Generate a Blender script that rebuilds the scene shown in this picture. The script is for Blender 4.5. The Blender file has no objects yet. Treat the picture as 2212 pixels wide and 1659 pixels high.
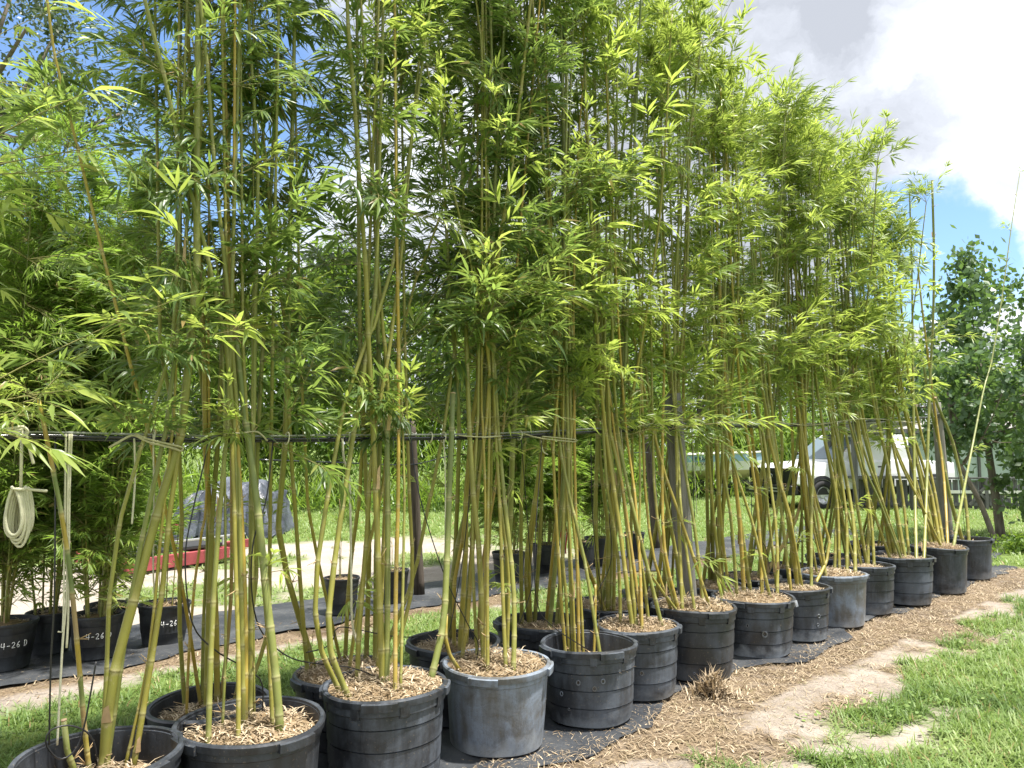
import bpy, math, random
import numpy as np
from mathutils import Vector, Matrix, Euler

R = math.radians
rng = np.random.default_rng(7)
random.seed(7)
scene = bpy.context.scene
COL = scene.collection

# ------------------------------------------------------------------ camera
PITCH = math.atan(136.5 / 1661.0)
EYE = np.array([0.0, 0.0, 1.65])
cam_d = bpy.data.cameras.new("camera")
cam_d.sensor_width = 36.0
cam_d.lens = 36.0 * 1661.0 / 2212.0
cam_d.clip_end = 3000
cam = bpy.data.objects.new("camera", cam_d)
COL.objects.link(cam)
cam.location = EYE
cam.rotation_euler = (math.pi / 2 + PITCH, 0, 0)
scene.camera = cam

# ------------------------------------------------------------------ geometry of the site
FU = 3322.0                      # focal length in half pixels of the survey grid (4424 x 3318)
def ray(X, Y):
    r = (X - 2212.0) / FU; u = (1659.0 - Y) / FU
    return np.array([r, math.cos(PITCH) - u * math.sin(PITCH), math.sin(PITCH) + u * math.cos(PITCH)])
ROW_A = R(46.6)
UD = np.array([math.sin(ROW_A), math.cos(ROW_A)])        # along the rows
ND = np.array([-UD[1], UD[0]])                            # away from the camera, across the rows
ORG = np.array([-0.09, 4.2])
def st(p): q = np.asarray(p)[..., :2] - ORG; return q @ ND, q @ UD
def W(t, s, z=0.0): q = ORG + UD * t + ND * s; return np.array([q[0], q[1], z])
def ground_at(X, Y, z=0.0):
    d = ray(X, Y); k = (z - EYE[2]) / d[2]; return EYE + d * k
def on_line(X, Y, s):            # survey ray met with the vertical plane s = const
    d = ray(X, Y); a = (d[:2] @ ND); k = (s + (ORG @ ND)) / a
    return EYE + d * k

# ------------------------------------------------------------------ world
SUN_EL, SUN_AZ = R(73), R(100)           # azimuth measured from +Y towards +X
wd = bpy.data.worlds.new("World"); scene.world = wd; wd.use_nodes = True
nt = wd.node_tree; nt.nodes.clear()
def N(t, kind, **kw):
    n = t.nodes.new(kind)
    for k, v in kw.items():
        if k.startswith('i_'):
            key = k[2:]
            n.inputs[int(key) if key.isdigit() else key.replace('_', ' ')].default_value = v
        else: setattr(n, k, v)
    return n
def L(t, a, b): t.links.new(a, b)
wo = N(nt, 'ShaderNodeOutputWorld'); bg = N(nt, 'ShaderNodeBackground'); bg.inputs['Strength'].default_value = 0.15
L(nt, bg.outputs[0], wo.inputs[0])
sky = N(nt, 'ShaderNodeTexSky', sky_type='NISHITA', sun_disc=False)
sky.sun_elevation = SUN_EL; sky.sun_rotation = SUN_AZ; sky.air_density = 1.1; sky.dust_density = 0.6; sky.ozone_density = 2.0
tc = N(nt, 'ShaderNodeTexCoord')
def blob(X, Y, deg):
    d = ray(X, Y); d = d / np.linalg.norm(d)
    vm = N(nt, 'ShaderNodeVectorMath', operation='DOT_PRODUCT'); vm.inputs[1].default_value = tuple(d)
    L(nt, warp.outputs[0], vm.inputs[0])
    mr = N(nt, 'ShaderNodeMapRange', interpolation_type='SMOOTHSTEP', clamp=True)
    mr.inputs['From Min'].default_value = math.cos(R(deg)); mr.inputs['From Max'].default_value = math.cos(R(deg * 0.35))
    L(nt, vm.outputs['Value'], mr.inputs['Value'])
    return mr.outputs[0]
def M(t, op, a, b=None, clamp=False):
    m = N(t, 'ShaderNodeMath', operation=op, use_clamp=clamp)
    for i, v in enumerate((a, b)):
        if v is None: continue
        if isinstance(v, (int, float)): m.inputs[i].default_value = v
        else: L(t, v, m.inputs[i])
    return m.outputs[0]
# warped direction so that cloud edges are ragged
wn = N(nt, 'ShaderNodeTexNoise'); wn.inputs['Scale'].default_value = 5.0; wn.inputs['Detail'].default_value = 8.0; wn.inputs['Roughness'].default_value = 0.6
L(nt, tc.outputs['Generated'], wn.inputs['Vector'])
sub = N(nt, 'ShaderNodeVectorMath', operation='SUBTRACT'); sub.inputs[1].default_value = (0.5, 0.5, 0.5); L(nt, wn.outputs['Color'], sub.inputs[0])
scl = N(nt, 'ShaderNodeVectorMath', operation='SCALE'); scl.inputs['Scale'].default_value = 0.20; L(nt, sub.outputs[0], scl.inputs[0])
warp0 = N(nt, 'ShaderNodeVectorMath', operation='ADD'); L(nt, tc.outputs['Generated'], warp0.inputs[0]); L(nt, scl.outputs[0], warp0.inputs[1])
warp = N(nt, 'ShaderNodeVectorMath', operation='NORMALIZE'); L(nt, warp0.outputs[0], warp.inputs[0])
n1 = N(nt, 'ShaderNodeTexNoise'); n1.inputs['Scale'].default_value = 1.7; n1.inputs['Detail'].default_value = 6.0; n1.inputs['Roughness'].default_value = 0.52
mp = N(nt, 'ShaderNodeMapping'); mp.inputs['Scale'].default_value = (1, 1, 1.6); mp.inputs['Location'].default_value = (3.1, 0.4, 1.0)
L(nt, warp.outputs[0], mp.inputs['Vector']); L(nt, mp.outputs[0], n1.inputs['Vector'])
hole = M(nt, 'ADD', M(nt, 'MULTIPLY', blob(600, 420, 17), 0.55), M(nt, 'MULTIPLY', blob(4040, 1010, 6.5), 0.95))
hole = M(nt, 'SUBTRACT', hole, M(nt, 'MULTIPLY', blob(4300, 300, 14), 0.35))
cov = M(nt, 'SUBTRACT', M(nt, 'ADD', n1.outputs['Fac'], 0.26), hole)
covr = N(nt, 'ShaderNodeMapRange', interpolation_type='SMOOTHSTEP', clamp=True); covr.inputs['From Min'].default_value = 0.16; covr.inputs['From Max'].default_value = 0.66
L(nt, cov, covr.inputs['Value'])
n2 = N(nt, 'ShaderNodeTexNoise'); n2.inputs['Scale'].default_value = 3.4; n2.inputs['Detail'].default_value = 9.0; n2.inputs['Roughness'].default_value = 0.6
mp2 = N(nt, 'ShaderNodeMapping'); mp2.inputs['Scale'].default_value = (1, 1, 2.2); mp2.inputs['Location'].default_value = (0.9, 4.1, 2.7)
L(nt, warp.outputs[0], mp2.inputs['Vector']); L(nt, mp2.outputs[0], n2.inputs['Vector'])
shade = M(nt, 'ADD', M(nt, 'ADD', M(nt, 'MULTIPLY', n2.outputs['Fac'], 2.1), -0.52), M(nt, 'MULTIPLY', blob(3600, 380, 24), 0.42))
shade = M(nt, 'SUBTRACT', shade, M(nt, 'MULTIPLY', blob(4380, 880, 9), 0.5))
shade = M(nt, 'SUBTRACT', shade, M(nt, 'MULTIPLY', blob(4250, 60, 7), 0.35))
cr = N(nt, 'ShaderNodeValToRGB')
e = cr.color_ramp.elements
e[0].position = 0.36; e[0].color = (3.0, 3.1, 3.25, 1)
e[1].position = 0.95; e[1].color = (1.3, 1.38, 1.55, 1)
em = cr.color_ramp.elements.new(0.60); em.color = (2.0, 2.1, 2.32, 1)
L(nt, shade, cr.inputs['Fac'])
mix = N(nt, 'ShaderNodeMix', data_type='RGBA')
L(nt, covr.outputs[0], mix.inputs['Factor'])
hz = N(nt, 'ShaderNodeMix', data_type='RGBA', blend_type='MULTIPLY'); hz.inputs['Factor'].default_value = 1.0; hz.inputs['B'].default_value = (0.38, 0.43, 0.49, 1); L(nt, sky.outputs[0], hz.inputs['A']); L(nt, hz.outputs['Result'], mix.inputs['A']); L(nt, cr.outputs[0], mix.inputs['B'])
L(nt, mix.outputs['Result'], bg.inputs['Color'])

sun_d = bpy.data.lights.new("sun", 'SUN'); sun_d.energy = 3.4; sun_d.angle = R(2.5); sun_d.color = (1.0, 0.95, 0.87)
sun = bpy.data.objects.new("sun", sun_d); COL.objects.link(sun)
sdir = Vector((math.sin(SUN_AZ) * math.cos(SUN_EL), math.cos(SUN_AZ) * math.cos(SUN_EL), math.sin(SUN_EL)))
sun.rotation_euler = sdir.to_track_quat('Z', 'Y').to_euler()
sun.location = (0, 0, 30)
scene.view_settings.view_transform = 'Standard'; scene.view_settings.look = 'None'
scene.view_settings.exposure = 1.75; scene.view_settings.gamma = 1.0
cy = scene.cycles
cy.max_bounces = 7; cy.diffuse_bounces = 4; cy.glossy_bounces = 2; cy.transmission_bounces = 5; cy.transparent_max_bounces = 4
cy.caustics_reflective = False; cy.caustics_refractive = False
cy.sample_clamp_indirect = 6.0
cy.use_denoising = True
try: cy.denoiser = 'OPENIMAGEDENOISE'
except Exception: pass

# ------------------------------------------------------------------ helpers
class Mesher:
    def __init__(s): s.v = []; s.f = []; s.m = []; s.c = []; s.n = 0
    def add(s, v, f, mi=0, col=None):
        v = np.asarray(v, float)
        if len(v) == 0: return
        s.v.append(v)
        for q in f: s.f.append(tuple(int(i) + s.n for i in q))
        s.m.extend([mi] * len(f))
        c = np.zeros((len(v), 4)); c[:, 3] = 1
        if col is not None: c[:, :3] = col
        s.c.append(c); s.n += len(v)
    def build(s, name, mats, loc=(0, 0, 0), smooth=True, sharp=0):
        me = bpy.data.meshes.new(name)
        v = np.concatenate(s.v) - np.asarray(loc, float)
        me.from_pydata(v.tolist(), [], s.f)
        for m in mats: me.materials.append(m)
        if len(mats) > 1: me.polygons.foreach_set('material_index', np.array(s.m, np.int32))
        if smooth: me.polygons.foreach_set('use_smooth', np.ones(len(s.f), bool))
        a = me.color_attributes.new('tint', 'FLOAT_COLOR', 'POINT')
        a.data.foreach_set('color', np.concatenate(s.c).astype(np.float32).ravel())
        if sharp: me.set_sharp_from_angle(angle=R(sharp))
        me.update()
        return me

def np_mesh(name, v, loops, counts, mats, tint=None, smooth=False, mi=None):
    """fast mesh from arrays: loops flat, counts per polygon"""
    me = bpy.data.meshes.new(name)
    me.vertices.add(len(v)); me.vertices.foreach_set('co', np.asarray(v, np.float32).ravel())
    me.loops.add(len(loops)); me.loops.foreach_set('vertex_index', np.asarray(loops, np.int32))
    me.polygons.add(len(counts))
    starts = np.concatenate([[0], np.cumsum(counts)[:-1]]).astype(np.int32)
    me.polygons.foreach_set('loop_start', starts)
    try: me.polygons.foreach_set('loop_total', np.asarray(counts, np.int32))
    except Exception: pass
    if smooth: me.polygons.foreach_set('use_smooth', np.ones(len(counts), bool))
    for m in mats: me.materials.append(m)
    if mi is not None: me.polygons.foreach_set('material_index', np.asarray(mi, np.int32))
    me.update(calc_edges=True)
    if tint is not None:
        a = me.color_attributes.new('tint', 'FLOAT_COLOR', 'POINT')
        a.data.foreach_set('color', np.asarray(tint, np.float32).ravel())
    me.validate()
    return me

def link(name, me, parent=None, loc=None, rot=None, scale=None):
    o = bpy.data.objects.new(name, me); COL.objects.link(o)
    if parent is not None: o.parent = parent
    if loc is not None: o.location = loc
    if rot is not None: o.rotation_euler = rot
    if scale is not None: o.scale = scale
    return o
def thing(name, label, cat, loc, group=None, rotz=0):
    o = bpy.data.objects.new(name, None); COL.objects.link(o)
    o.empty_display_size = 0.1
    o.location = loc; o.rotation_euler = (0, 0, rotz); o['label'] = label; o['category'] = cat
    if group: o['group'] = group
    return o
def tag(o, label, cat, group=None, kind=None):
    o['label'] = label; o['category'] = cat
    if group: o['group'] = group
    if kind: o['kind'] = kind
    return o

def catmull(pts, n):
    p = np.asarray(pts, float)
    if len(p) == 2:
        k = np.linspace(0, 1, n)[:, None]; return p[0] * (1 - k) + p[1] * k
    P = np.vstack([2 * p[0] - p[1], p, 2 * p[-1] - p[-2]])
    seg = np.linalg.norm(np.diff(p, axis=0), axis=1); cum = np.concatenate([[0], np.cumsum(seg)])
    out = []
    for d in np.linspace(0, cum[-1], n):
        i = min(np.searchsorted(cum, d, side='right') - 1, len(seg) - 1); u = (d - cum[i]) / max(seg[i], 1e-9)
        a, b, c, e_ = P[i], P[i + 1], P[i + 2], P[i + 3]
        out.append(0.5 * ((2 * b) + (-a + c) * u + (2 * a - 5 * b + 4 * c - e_) * u * u + (-a + 3 * b - 3 * c + e_) * u ** 3))
    return np.array(out)

def frames(p):
    t = np.gradient(p, axis=0); t /= np.linalg.norm(t, axis=1)[:, None] + 1e-12
    ref = np.array([0, 0, 1.0]) if abs(t[0][2]) < 0.9 else np.array([1.0, 0, 0])
    a = np.cross(t[0], ref); a /= np.linalg.norm(a)
    A = [a]
    for i in range(1, len(p)):
        a = A[-1] - t[i] * (A[-1] @ t[i]); a /= np.linalg.norm(a) + 1e-12; A.append(a)
    A = np.array(A); B = np.cross(t, A)
    return t, A, B
def tube(p, r, sides=8, cap=True):
    p = np.asarray(p, float); r = np.broadcast_to(np.asarray(r, float), (len(p),))
    t, A, B = frames(p)
    an = np.arange(sides) * 2 * math.pi / sides
    v = p[:, None, :] + r[:, None, None] * (np.cos(an)[None, :, None] * A[:, None, :] + np.sin(an)[None, :, None] * B[:, None, :])
    v = v.reshape(-1, 3); f = []
    for i in range(len(p) - 1):
        for j in range(sides):
            k = (j + 1) % sides
            f.append((i * sides + j, i * sides + k, (i + 1) * sides + k, (i + 1) * sides + j))
    if cap:
        f.append(tuple(range(sides))[::-1]); f.append(tuple((len(p) - 1) * sides + j for j in range(sides)))
    return v, f
def box(cx, cy, cz, sx, sy, sz, rot=None):
    v = np.array([[x, y, z] for x in (-.5, .5) for y in (-.5, .5) for z in (-.5, .5)]) * [sx, sy, sz]
    if rot is not None: v = v @ np.array(Euler(rot).to_matrix()).T
    v = v + [cx, cy, cz]
    f = [(0, 1, 3, 2), (4, 6, 7, 5), (0, 4, 5, 1), (2, 3, 7, 6), (0, 2, 6, 4), (1, 5, 7, 3)]
    return v, f
def lathe(prof, seg=56, deform=None, center=(0, 0)):
    prof = np.asarray(prof, float); an = np.arange(seg) * 2 * math.pi / seg
    v = []
    for r, z in prof:
        rr = np.full(seg, r)
        zz = np.full(seg, z)
        if deform is not None: rr, zz = deform(rr, zz, an)
        v.append(np.stack([center[0] + rr * np.cos(an), center[1] + rr * np.sin(an), zz], 1))
    v = np.concatenate(v); f = []
    for i in range(len(prof) - 1):
        for j in range(seg):
            k = (j + 1) % seg
            f.append((i * seg + j, i * seg + k, (i + 1) * seg + k, (i + 1) * seg + j))
    return v, f

def _h(ix, iy, seed):
    x = (ix.astype(np.int64) * 374761393 + iy.astype(np.int64) * 668265263 + seed * 974711) & 0xffffffff
    x = ((x ^ (x >> 13)) * 1274126177) & 0xffffffff
    return ((x ^ (x >> 16)) & 0xffff) / 65535.0
def vnoise(x, y, sc, seed=0):
    x = np.asarray(x, float) * sc; y = np.asarray(y, float) * sc
    ix = np.floor(x); iy = np.floor(y); fx = x - ix; fy = y - iy
    fx = fx * fx * (3 - 2 * fx); fy = fy * fy * (3 - 2 * fy); ix = ix.astype(int); iy = iy.astype(int)
    a = _h(ix, iy, seed); b = _h(ix + 1, iy, seed); c = _h(ix, iy + 1, seed); d = _h(ix + 1, iy + 1, seed)
    return (a * (1 - fx) + b * fx) * (1 - fy) + (c * (1 - fx) + d * fx) * fy
def fbm(x, y, sc, seed=0, o=4):
    s = 0; a = 1; tot = 0
    for i in range(o): s = s + a * vnoise(x, y, sc * 2 ** i, seed + i); tot += a; a *= 0.5
    return s / tot

# ------------------------------------------------------------------ materials
def mat(name):
    m = bpy.data.materials.new(name); m.use_nodes = True
    t = m.node_tree; b = t.nodes['Principled BSDF']; return m, t, b
def ramp(t, fac, stops, interp='LINEAR'):
    r = N(t, 'ShaderNodeValToRGB'); r.color_ramp.interpolation = interp
    el = r.color_ramp.elements
    while len(el) < len(stops): el.new(0.5)
    for q, (p, c) in zip(el, stops): q.position = p; q.color = tuple(c) + ((1,) if len(c) == 3 else ())
    L(t, fac, r.inputs['Fac']); return r.outputs['Color']
def noise(t, scale, detail=4, rough=0.55, vec=None, dist=0.0):
    n = N(t, 'ShaderNodeTexNoise'); n.inputs['Scale'].default_value = scale; n.inputs['Detail'].default_value = detail
    n.inputs['Roughness'].default_value = rough; n.inputs['Distortion'].default_value = dist
    if vec is None: vec = N(t, 'ShaderNodeTexCoord').outputs['Object']
    L(t, vec, n.inputs['Vector']); return n.outputs['Fac']
def mixc(t, fac, a, b, mode='MIX'):
    m = N(t, 'ShaderNodeMix', data_type='RGBA', blend_type=mode)
    for key, v in (('Factor', fac), ('A', a), ('B', b)):
        if isinstance(v, (int, float)): m.inputs[key].default_value = v
        elif isinstance(v, tuple): m.inputs[key].default_value = v + (1,) if len(v) == 3 else v
        else: L(t, v, m.inputs[key])
    return m.outputs['Result']
def bump(t, b, h, strength=0.4, dist=0.01):
    bn = N(t, 'ShaderNodeBump'); bn.inputs['Strength'].default_value = strength; bn.inputs['Distance'].default_value = dist
    L(t, h, bn.inputs['Height']); L(t, bn.outputs[0], b.inputs['Normal'])
def rough(b, r, spec=0.5): b.inputs['Roughness'].default_value = r; b.inputs['Specular IOR Level'].default_value = spec
def attr(t, name='tint'):
    a = N(t, 'ShaderNodeAttribute'); a.attribute_name = name
    s = N(t, 'ShaderNodeSeparateColor'); L(t, a.outputs['Color'], s.inputs[0]); return s.outputs, a.outputs['Color']
def simple(name, col, r=0.6, var=0.15, scale=8.0, spec=0.4, metal=0.0, b_amt=0.0, b_scale=40):
    m, t, b = mat(name)
    n = noise(t, scale, 5)
    c = mixc(t, n, tuple(np.clip(np.array(col) * (1 - var * 2), 0, 1)), tuple(np.clip(np.array(col) * (1 + var * 2), 0, 1)))
    L(t, c, b.inputs['Base Color']); rough(b, r, spec); b.inputs['Metallic'].default_value = metal
    if b_amt: bump(t, b, noise(t, b_scale, 4), b_amt, 0.004)
    return m

def leaf_material(name, dark, mid, light, trans, tr_fac=0.42, rgh=0.42):
    m, t, b = mat(name)
    (s, _c) = attr(t); oi = N(t, 'ShaderNodeObjectInfo')
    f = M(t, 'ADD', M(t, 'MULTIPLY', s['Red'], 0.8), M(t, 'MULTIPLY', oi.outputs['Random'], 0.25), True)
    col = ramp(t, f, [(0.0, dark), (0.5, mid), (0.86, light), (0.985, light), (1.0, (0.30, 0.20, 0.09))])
    tcol = ramp(t, f, [(0.0, tuple(np.array(trans) * 0.55)), (0.5, tuple(np.array(trans) * 0.85)), (1.0, trans)])
    L(t, col, b.inputs['Base Color']); rough(b, rgh, 0.45)
    tr = N(t, 'ShaderNodeBsdfTranslucent'); L(t, tcol, tr.inputs['Color'])
    mx = N(t, 'ShaderNodeMixShader'); mx.inputs[0].default_value = tr_fac
    L(t, b.outputs[0], mx.inputs[1]); L(t, tr.outputs[0], mx.inputs[2])
    out = t.nodes['Material Output']; L(t, mx.outputs[0], out.inputs['Surface'])
    return m
M_leaf = leaf_material('bamboo_leaf', (0.085, 0.150, 0.048), (0.190, 0.270, 0.065), (0.34, 0.41, 0.095), (0.56, 0.70, 0.13), 0.48, 0.36)
M_leaf_shade = leaf_material('shade_toned_bamboo_leaf', (0.060, 0.110, 0.040), (0.115, 0.185, 0.055), (0.22, 0.30, 0.075), (0.38, 0.54, 0.11), 0.45, 0.36)  # same bamboo leaf, darkened so the colour carries the back clumps' shade
M_leaf_fine = leaf_material('fine_bamboo_leaf', (0.065, 0.125, 0.036), (0.15, 0.24, 0.052), (0.31, 0.41, 0.08), (0.36, 0.56, 0.08), 0.45)
M_leaf_bg = leaf_material('hedge_leaf', (0.050, 0.105, 0.018), (0.11, 0.20, 0.028), (0.20, 0.30, 0.045), (0.28, 0.42, 0.05), 0.4)
M_leaf_broad = leaf_material('broad_leaf', (0.060, 0.115, 0.055), (0.11, 0.18, 0.085), (0.18, 0.26, 0.12), (0.20, 0.34, 0.07), 0.36, 0.36)
M_leaf_oak = leaf_material('oak_leaf', (0.022, 0.045, 0.018), (0.040, 0.070, 0.028), (0.07, 0.10, 0.04), (0.10, 0.16, 0.04), 0.25)
M_grass = leaf_material('grass_blade', (0.075, 0.140, 0.035), (0.155, 0.250, 0.060), (0.30, 0.38, 0.14), (0.30, 0.44, 0.10), 0.35, 0.5)
M_dry = leaf_material('dry_sheath', (0.15, 0.105, 0.065), (0.32, 0.245, 0.155), (0.54, 0.45, 0.32), (0.40, 0.30, 0.16), 0.15, 0.7)

def culm_mat():
    m, t, b = mat('bamboo_culm')
    s, c = attr(t)                       # R hue, G node mark, B age blotch
    base = ramp(t, s['Red'], [(0.0, (0.065, 0.13, 0.035)), (0.28, (0.155, 0.185, 0.026)), (0.5, (0.255, 0.225, 0.020)), (0.78, (0.37, 0.245, 0.020)), (1.0, (0.24, 0.16, 0.085))])
    co = N(t, 'ShaderNodeTexCoord'); mp = N(t, 'ShaderNodeMapping'); mp.inputs['Scale'].default_value = (60, 60, 2.5)
    L(t, co.outputs['Object'], mp.inputs['Vector'])
    streak = noise(t, 1.0, 4, 0.6, mp.outputs[0])
    base = mixc(t, M(t, 'MULTIPLY', streak, 0.20), base, (0.36, 0.32, 0.06))
    blot = ramp(t, noise(t, 7.0, 6, 0.7), [(0.52, (0, 0, 0)), (0.68, (1, 1, 1))])
    base = mixc(t, M(t, 'MULTIPLY', blot, 0.30), base, (0.17, 0.12, 0.045))
    fine = ramp(t, noise(t, 140.0, 3, 0.6), [(0.58, (0, 0, 0)), (0.70, (1, 1, 1))])
    base = mixc(t, M(t, 'MULTIPLY', fine, 0.25), base, (0.10, 0.07, 0.03))
    base = mixc(t, s['Green'], base, (0.46, 0.42, 0.22))
    base = mixc(t, s['Blue'], base, (0.11, 0.075, 0.04))
    zz = N(t, 'ShaderNodeSeparateXYZ'); L(t, co.outputs['Object'], zz.inputs[0])
    ft = N(t, 'ShaderNodeMapRange', clamp=True); ft.inputs['From Min'].default_value = 0.30; ft.inputs['From Max'].default_value = 0.0; L(t, M(t, 'ADD', zz.outputs['Z'], M(t, 'MULTIPLY', noise(t, 18.0, 4), 0.2)), ft.inputs['Value'])
    base = mixc(t, M(t, 'MULTIPLY', ft.outputs[0], 0.65), base, (0.13, 0.15, 0.045))
    scar = ramp(t, noise(t, 26.0, 5, 0.7), [(0.60, (0, 0, 0)), (0.66, (1, 1, 1))])
    base = mixc(t, M(t, 'MULTIPLY', scar, 0.35), base, (0.42, 0.36, 0.24))
    L(t, base, b.inputs['Base Color']); rough(b, 0.42, 0.4)
    bump(t, b, streak, 0.15, 0.002)
    return m
M_culm = culm_mat()
M_twig = simple('twig', (0.22, 0.21, 0.07), 0.6, 0.25, 20)
M_sheath = simple('culm_sheath', (0.42, 0.30, 0.16), 0.75, 0.25, 25, b_amt=0.4)
M_cutface = simple('cut_bamboo', (0.50, 0.36, 0.22), 0.7, 0.2, 60)

def pot_mat(name, dust, pale, tone=(0.013, 0.015, 0.019), grime=0.5):
    m, t, b = mat(name)
    co = N(t, 'ShaderNodeTexCoord')
    oi = N(t, 'ShaderNodeObjectInfo'); off = N(t, 'ShaderNodeVectorMath', operation='ADD')
    cmb = N(t, 'ShaderNodeCombineXYZ'); L(t, M(t, 'MULTIPLY', oi.outputs['Random'], 37.0), cmb.inputs[0])
    L(t, co.outputs['Object'], off.inputs[0]); L(t, cmb.outputs[0], off.inputs[1])
    mp = N(t, 'ShaderNodeMapping'); mp.inputs['Scale'].default_value = (9, 9, 1.2); L(t, off.outputs[0], mp.inputs['Vector'])
    st_ = noise(t, 2.2, 7, 0.65, mp.outputs[0], 0.3)
    cl = noise(t, 3.4, 6, 0.62, off.outputs[0], 0.6)
    f = M(t, 'ADD', M(t, 'MULTIPLY', st_, 0.45), M(t, 'MULTIPLY', cl, 0.75))
    f2 = ramp(t, f, [(0.53, (0, 0, 0)), (0.63, (.45, .45, .45)), (0.74, (1, 1, 1))])
    grey = tuple(np.array((0.085, 0.102, 0.128)) * (0.7 + dust * 0.9))
    c = mixc(t, M(t, 'MULTIPLY', f2, 0.35 + 0.6 * dust), tuple(np.array(tone) * (1 + 0.8 * dust)), grey)
    # pale mineral crust creeping up from the foot and fine splashes of dirt
    z = N(t, 'ShaderNodeSeparateXYZ'); L(t, co.outputs['Object'], z.inputs[0])
    low = M(t, 'SUBTRACT', M(t, 'ADD', M(t, 'MULTIPLY', noise(t, 6.0, 5, 0.6, off.outputs[0]), 0.30), -0.06), z.outputs['Z'])
    low = ramp(t, M(t, 'MULTIPLY', low, 9.0), [(0.0, (0, 0, 0)), (0.9, (1, 1, 1))])
    c = mixc(t, M(t, 'MULTIPLY', low, pale), c, (0.34, 0.37, 0.40))
    sp = ramp(t, noise(t, 95.0, 2, 0.5, off.outputs[0]), [(0.66, (0, 0, 0)), (0.74, (1, 1, 1))])
    c = mixc(t, M(t, 'MULTIPLY', sp, grime), c, (0.22, 0.18, 0.13))
    sc = ramp(t, noise(t, 5.0, 8, 0.75, off.outputs[0], 2.5), [(0.485, (0, 0, 0)), (0.5, (1, 1, 1)), (0.515, (0, 0, 0))])
    c = mixc(t, M(t, 'MULTIPLY', sc, 0.35), c, (0.01, 0.01, 0.012))
    L(t, c, b.inputs['Base Color'])
    L(t, M(t, 'ADD', M(t, 'MULTIPLY', f2, 0.25), 0.42), b.inputs['Roughness'])
    b.inputs['Specular IOR Level'].default_value = 0.5
    h = M(t, 'ADD', M(t, 'MULTIPLY', cl, 1.0), M(t, 'MULTIPLY', noise(t, 60, 3, 0.6, off.outputs[0]), 0.12))
    bump(t, b, h, 0.5, 0.012)
    return m
POTM = {'clean': pot_mat('pot_plastic', 0.28, 0.25), 'dusty': pot_mat('pot_plastic_dusty', 0.6, 0.45),
        'pale': pot_mat('pot_plastic_weathered', 1.7, 1.0, (0.045, 0.046, 0.046)), 'crust': pot_mat('pot_plastic_crusted', 0.5, 1.0),
        'nursery': pot_mat('nursery_pot_plastic', 0.10, 0.12, (0.012, 0.013, 0.016), 0.25)}
def soil_mat():
    m, t, b = mat('mulch_soil')
    n = noise(t, 30, 8, 0.7); n2_ = noise(t, 5, 4, 0.6)
    c = ramp(t, n, [(0.3, (0.07, 0.045, 0.025)), (0.5, (0.22, 0.155, 0.09)), (0.72, (0.40, 0.31, 0.19))])
    c = mixc(t, M(t, 'MULTIPLY', n2_, 0.5), c, (0.30, 0.23, 0.14))
    L(t, c, b.inputs['Base Color']); rough(b, 0.95, 0.1); bump(t, b, n, 1.0, 0.02); return m
M_soil = soil_mat()
def wood_mat(name, c1, c2, sc=(30, 30, 1.5)):
    m, t, b = mat(name)
    co = N(t, 'ShaderNodeTexCoord'); mp = N(t, 'ShaderNodeMapping'); mp.inputs['Scale'].default_value = sc; L(t, co.outputs['Object'], mp.inputs['Vector'])
    n = noise(t, 1.2, 8, 0.7, mp.outputs[0], 0.4); n2_ = noise(t, 2.0, 4)
    c = ramp(t, n, [(0.3, c1), (0.62, c2)]); c = mixc(t, M(t, 'MULTIPLY', n2_, 0.4), c, tuple(np.array(c1) * 0.6))
    L(t, c, b.inputs['Base Color']); rough(b, 0.85, 0.2); bump(t, b, n, 0.7, 0.01); return m
M_post = wood_mat('weathered_post', (0.10, 0.095, 0.085), (0.30, 0.29, 0.26))
M_postbrown = wood_mat('brown_post', (0.05, 0.04, 0.033), (0.15, 0.125, 0.105))
M_plank = wood_mat('grey_plank', (0.06, 0.06, 0.06), (0.20, 0.20, 0.195))
M_bark = wood_mat('bark', (0.10, 0.085, 0.065), (0.24, 0.21, 0.17), (12, 12, 3))
M_rope = simple('cotton_rope', (0.62, 0.60, 0.44), 0.9, 0.12, 60, 0.1, b_amt=0.6, b_scale=300)
M_ropegrey = simple('grey_rope', (0.34, 0.35, 0.31), 0.85, 0.2, 80, 0.2, b_amt=0.8, b_scale=260)
M_twine = simple('twine', (0.42, 0.40, 0.24), 0.85, 0.2, 80, 0.2)
M_pipe = simple('black_pipe', (0.012, 0.014, 0.022), 0.2, 0.1, 10, 0.8)
M_drip = simple('drip_tube', (0.010, 0.010, 0.012), 0.4, 0.1, 10, 0.5)
M_clip = simple('grey_clip', (0.45, 0.46, 0.44), 0.5, 0.1, 10)

def mat_fabric():
    m, t, b = mat('weed_mat_fabric')
    co = N(t, 'ShaderNodeTexCoord')
    w1 = N(t, 'ShaderNodeTexWave'); w1.inputs['Scale'].default_value = 90; L(t, co.outputs['Object'], w1.inputs['Vector'])
    d = ramp(t, noise(t, 2.2, 7, 0.65), [(0.42, (0, 0, 0)), (0.72, (1, 1, 1))])
    c = mixc(t, M(t, 'MULTIPLY', d, 0.6), (0.022, 0.026, 0.033), (0.12, 0.125, 0.13))
    g = ramp(t, noise(t, 45, 5, 0.7), [(0.60, (0, 0, 0)), (0.72, (1, 1, 1))])
    c = mixc(t, M(t, 'MULTIPLY', g, 0.7), c, (0.34, 0.27, 0.19))
    L(t, c, b.inputs['Base Color']); rough(b, 0.55, 0.5)
    bump(t, b, M(t, 'ADD', noise(t, 9, 5), M(t, 'MULTIPLY', w1.outputs['Fac'], 0.1)), 0.5, 0.02); return m
M_mat = mat_fabric()

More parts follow.
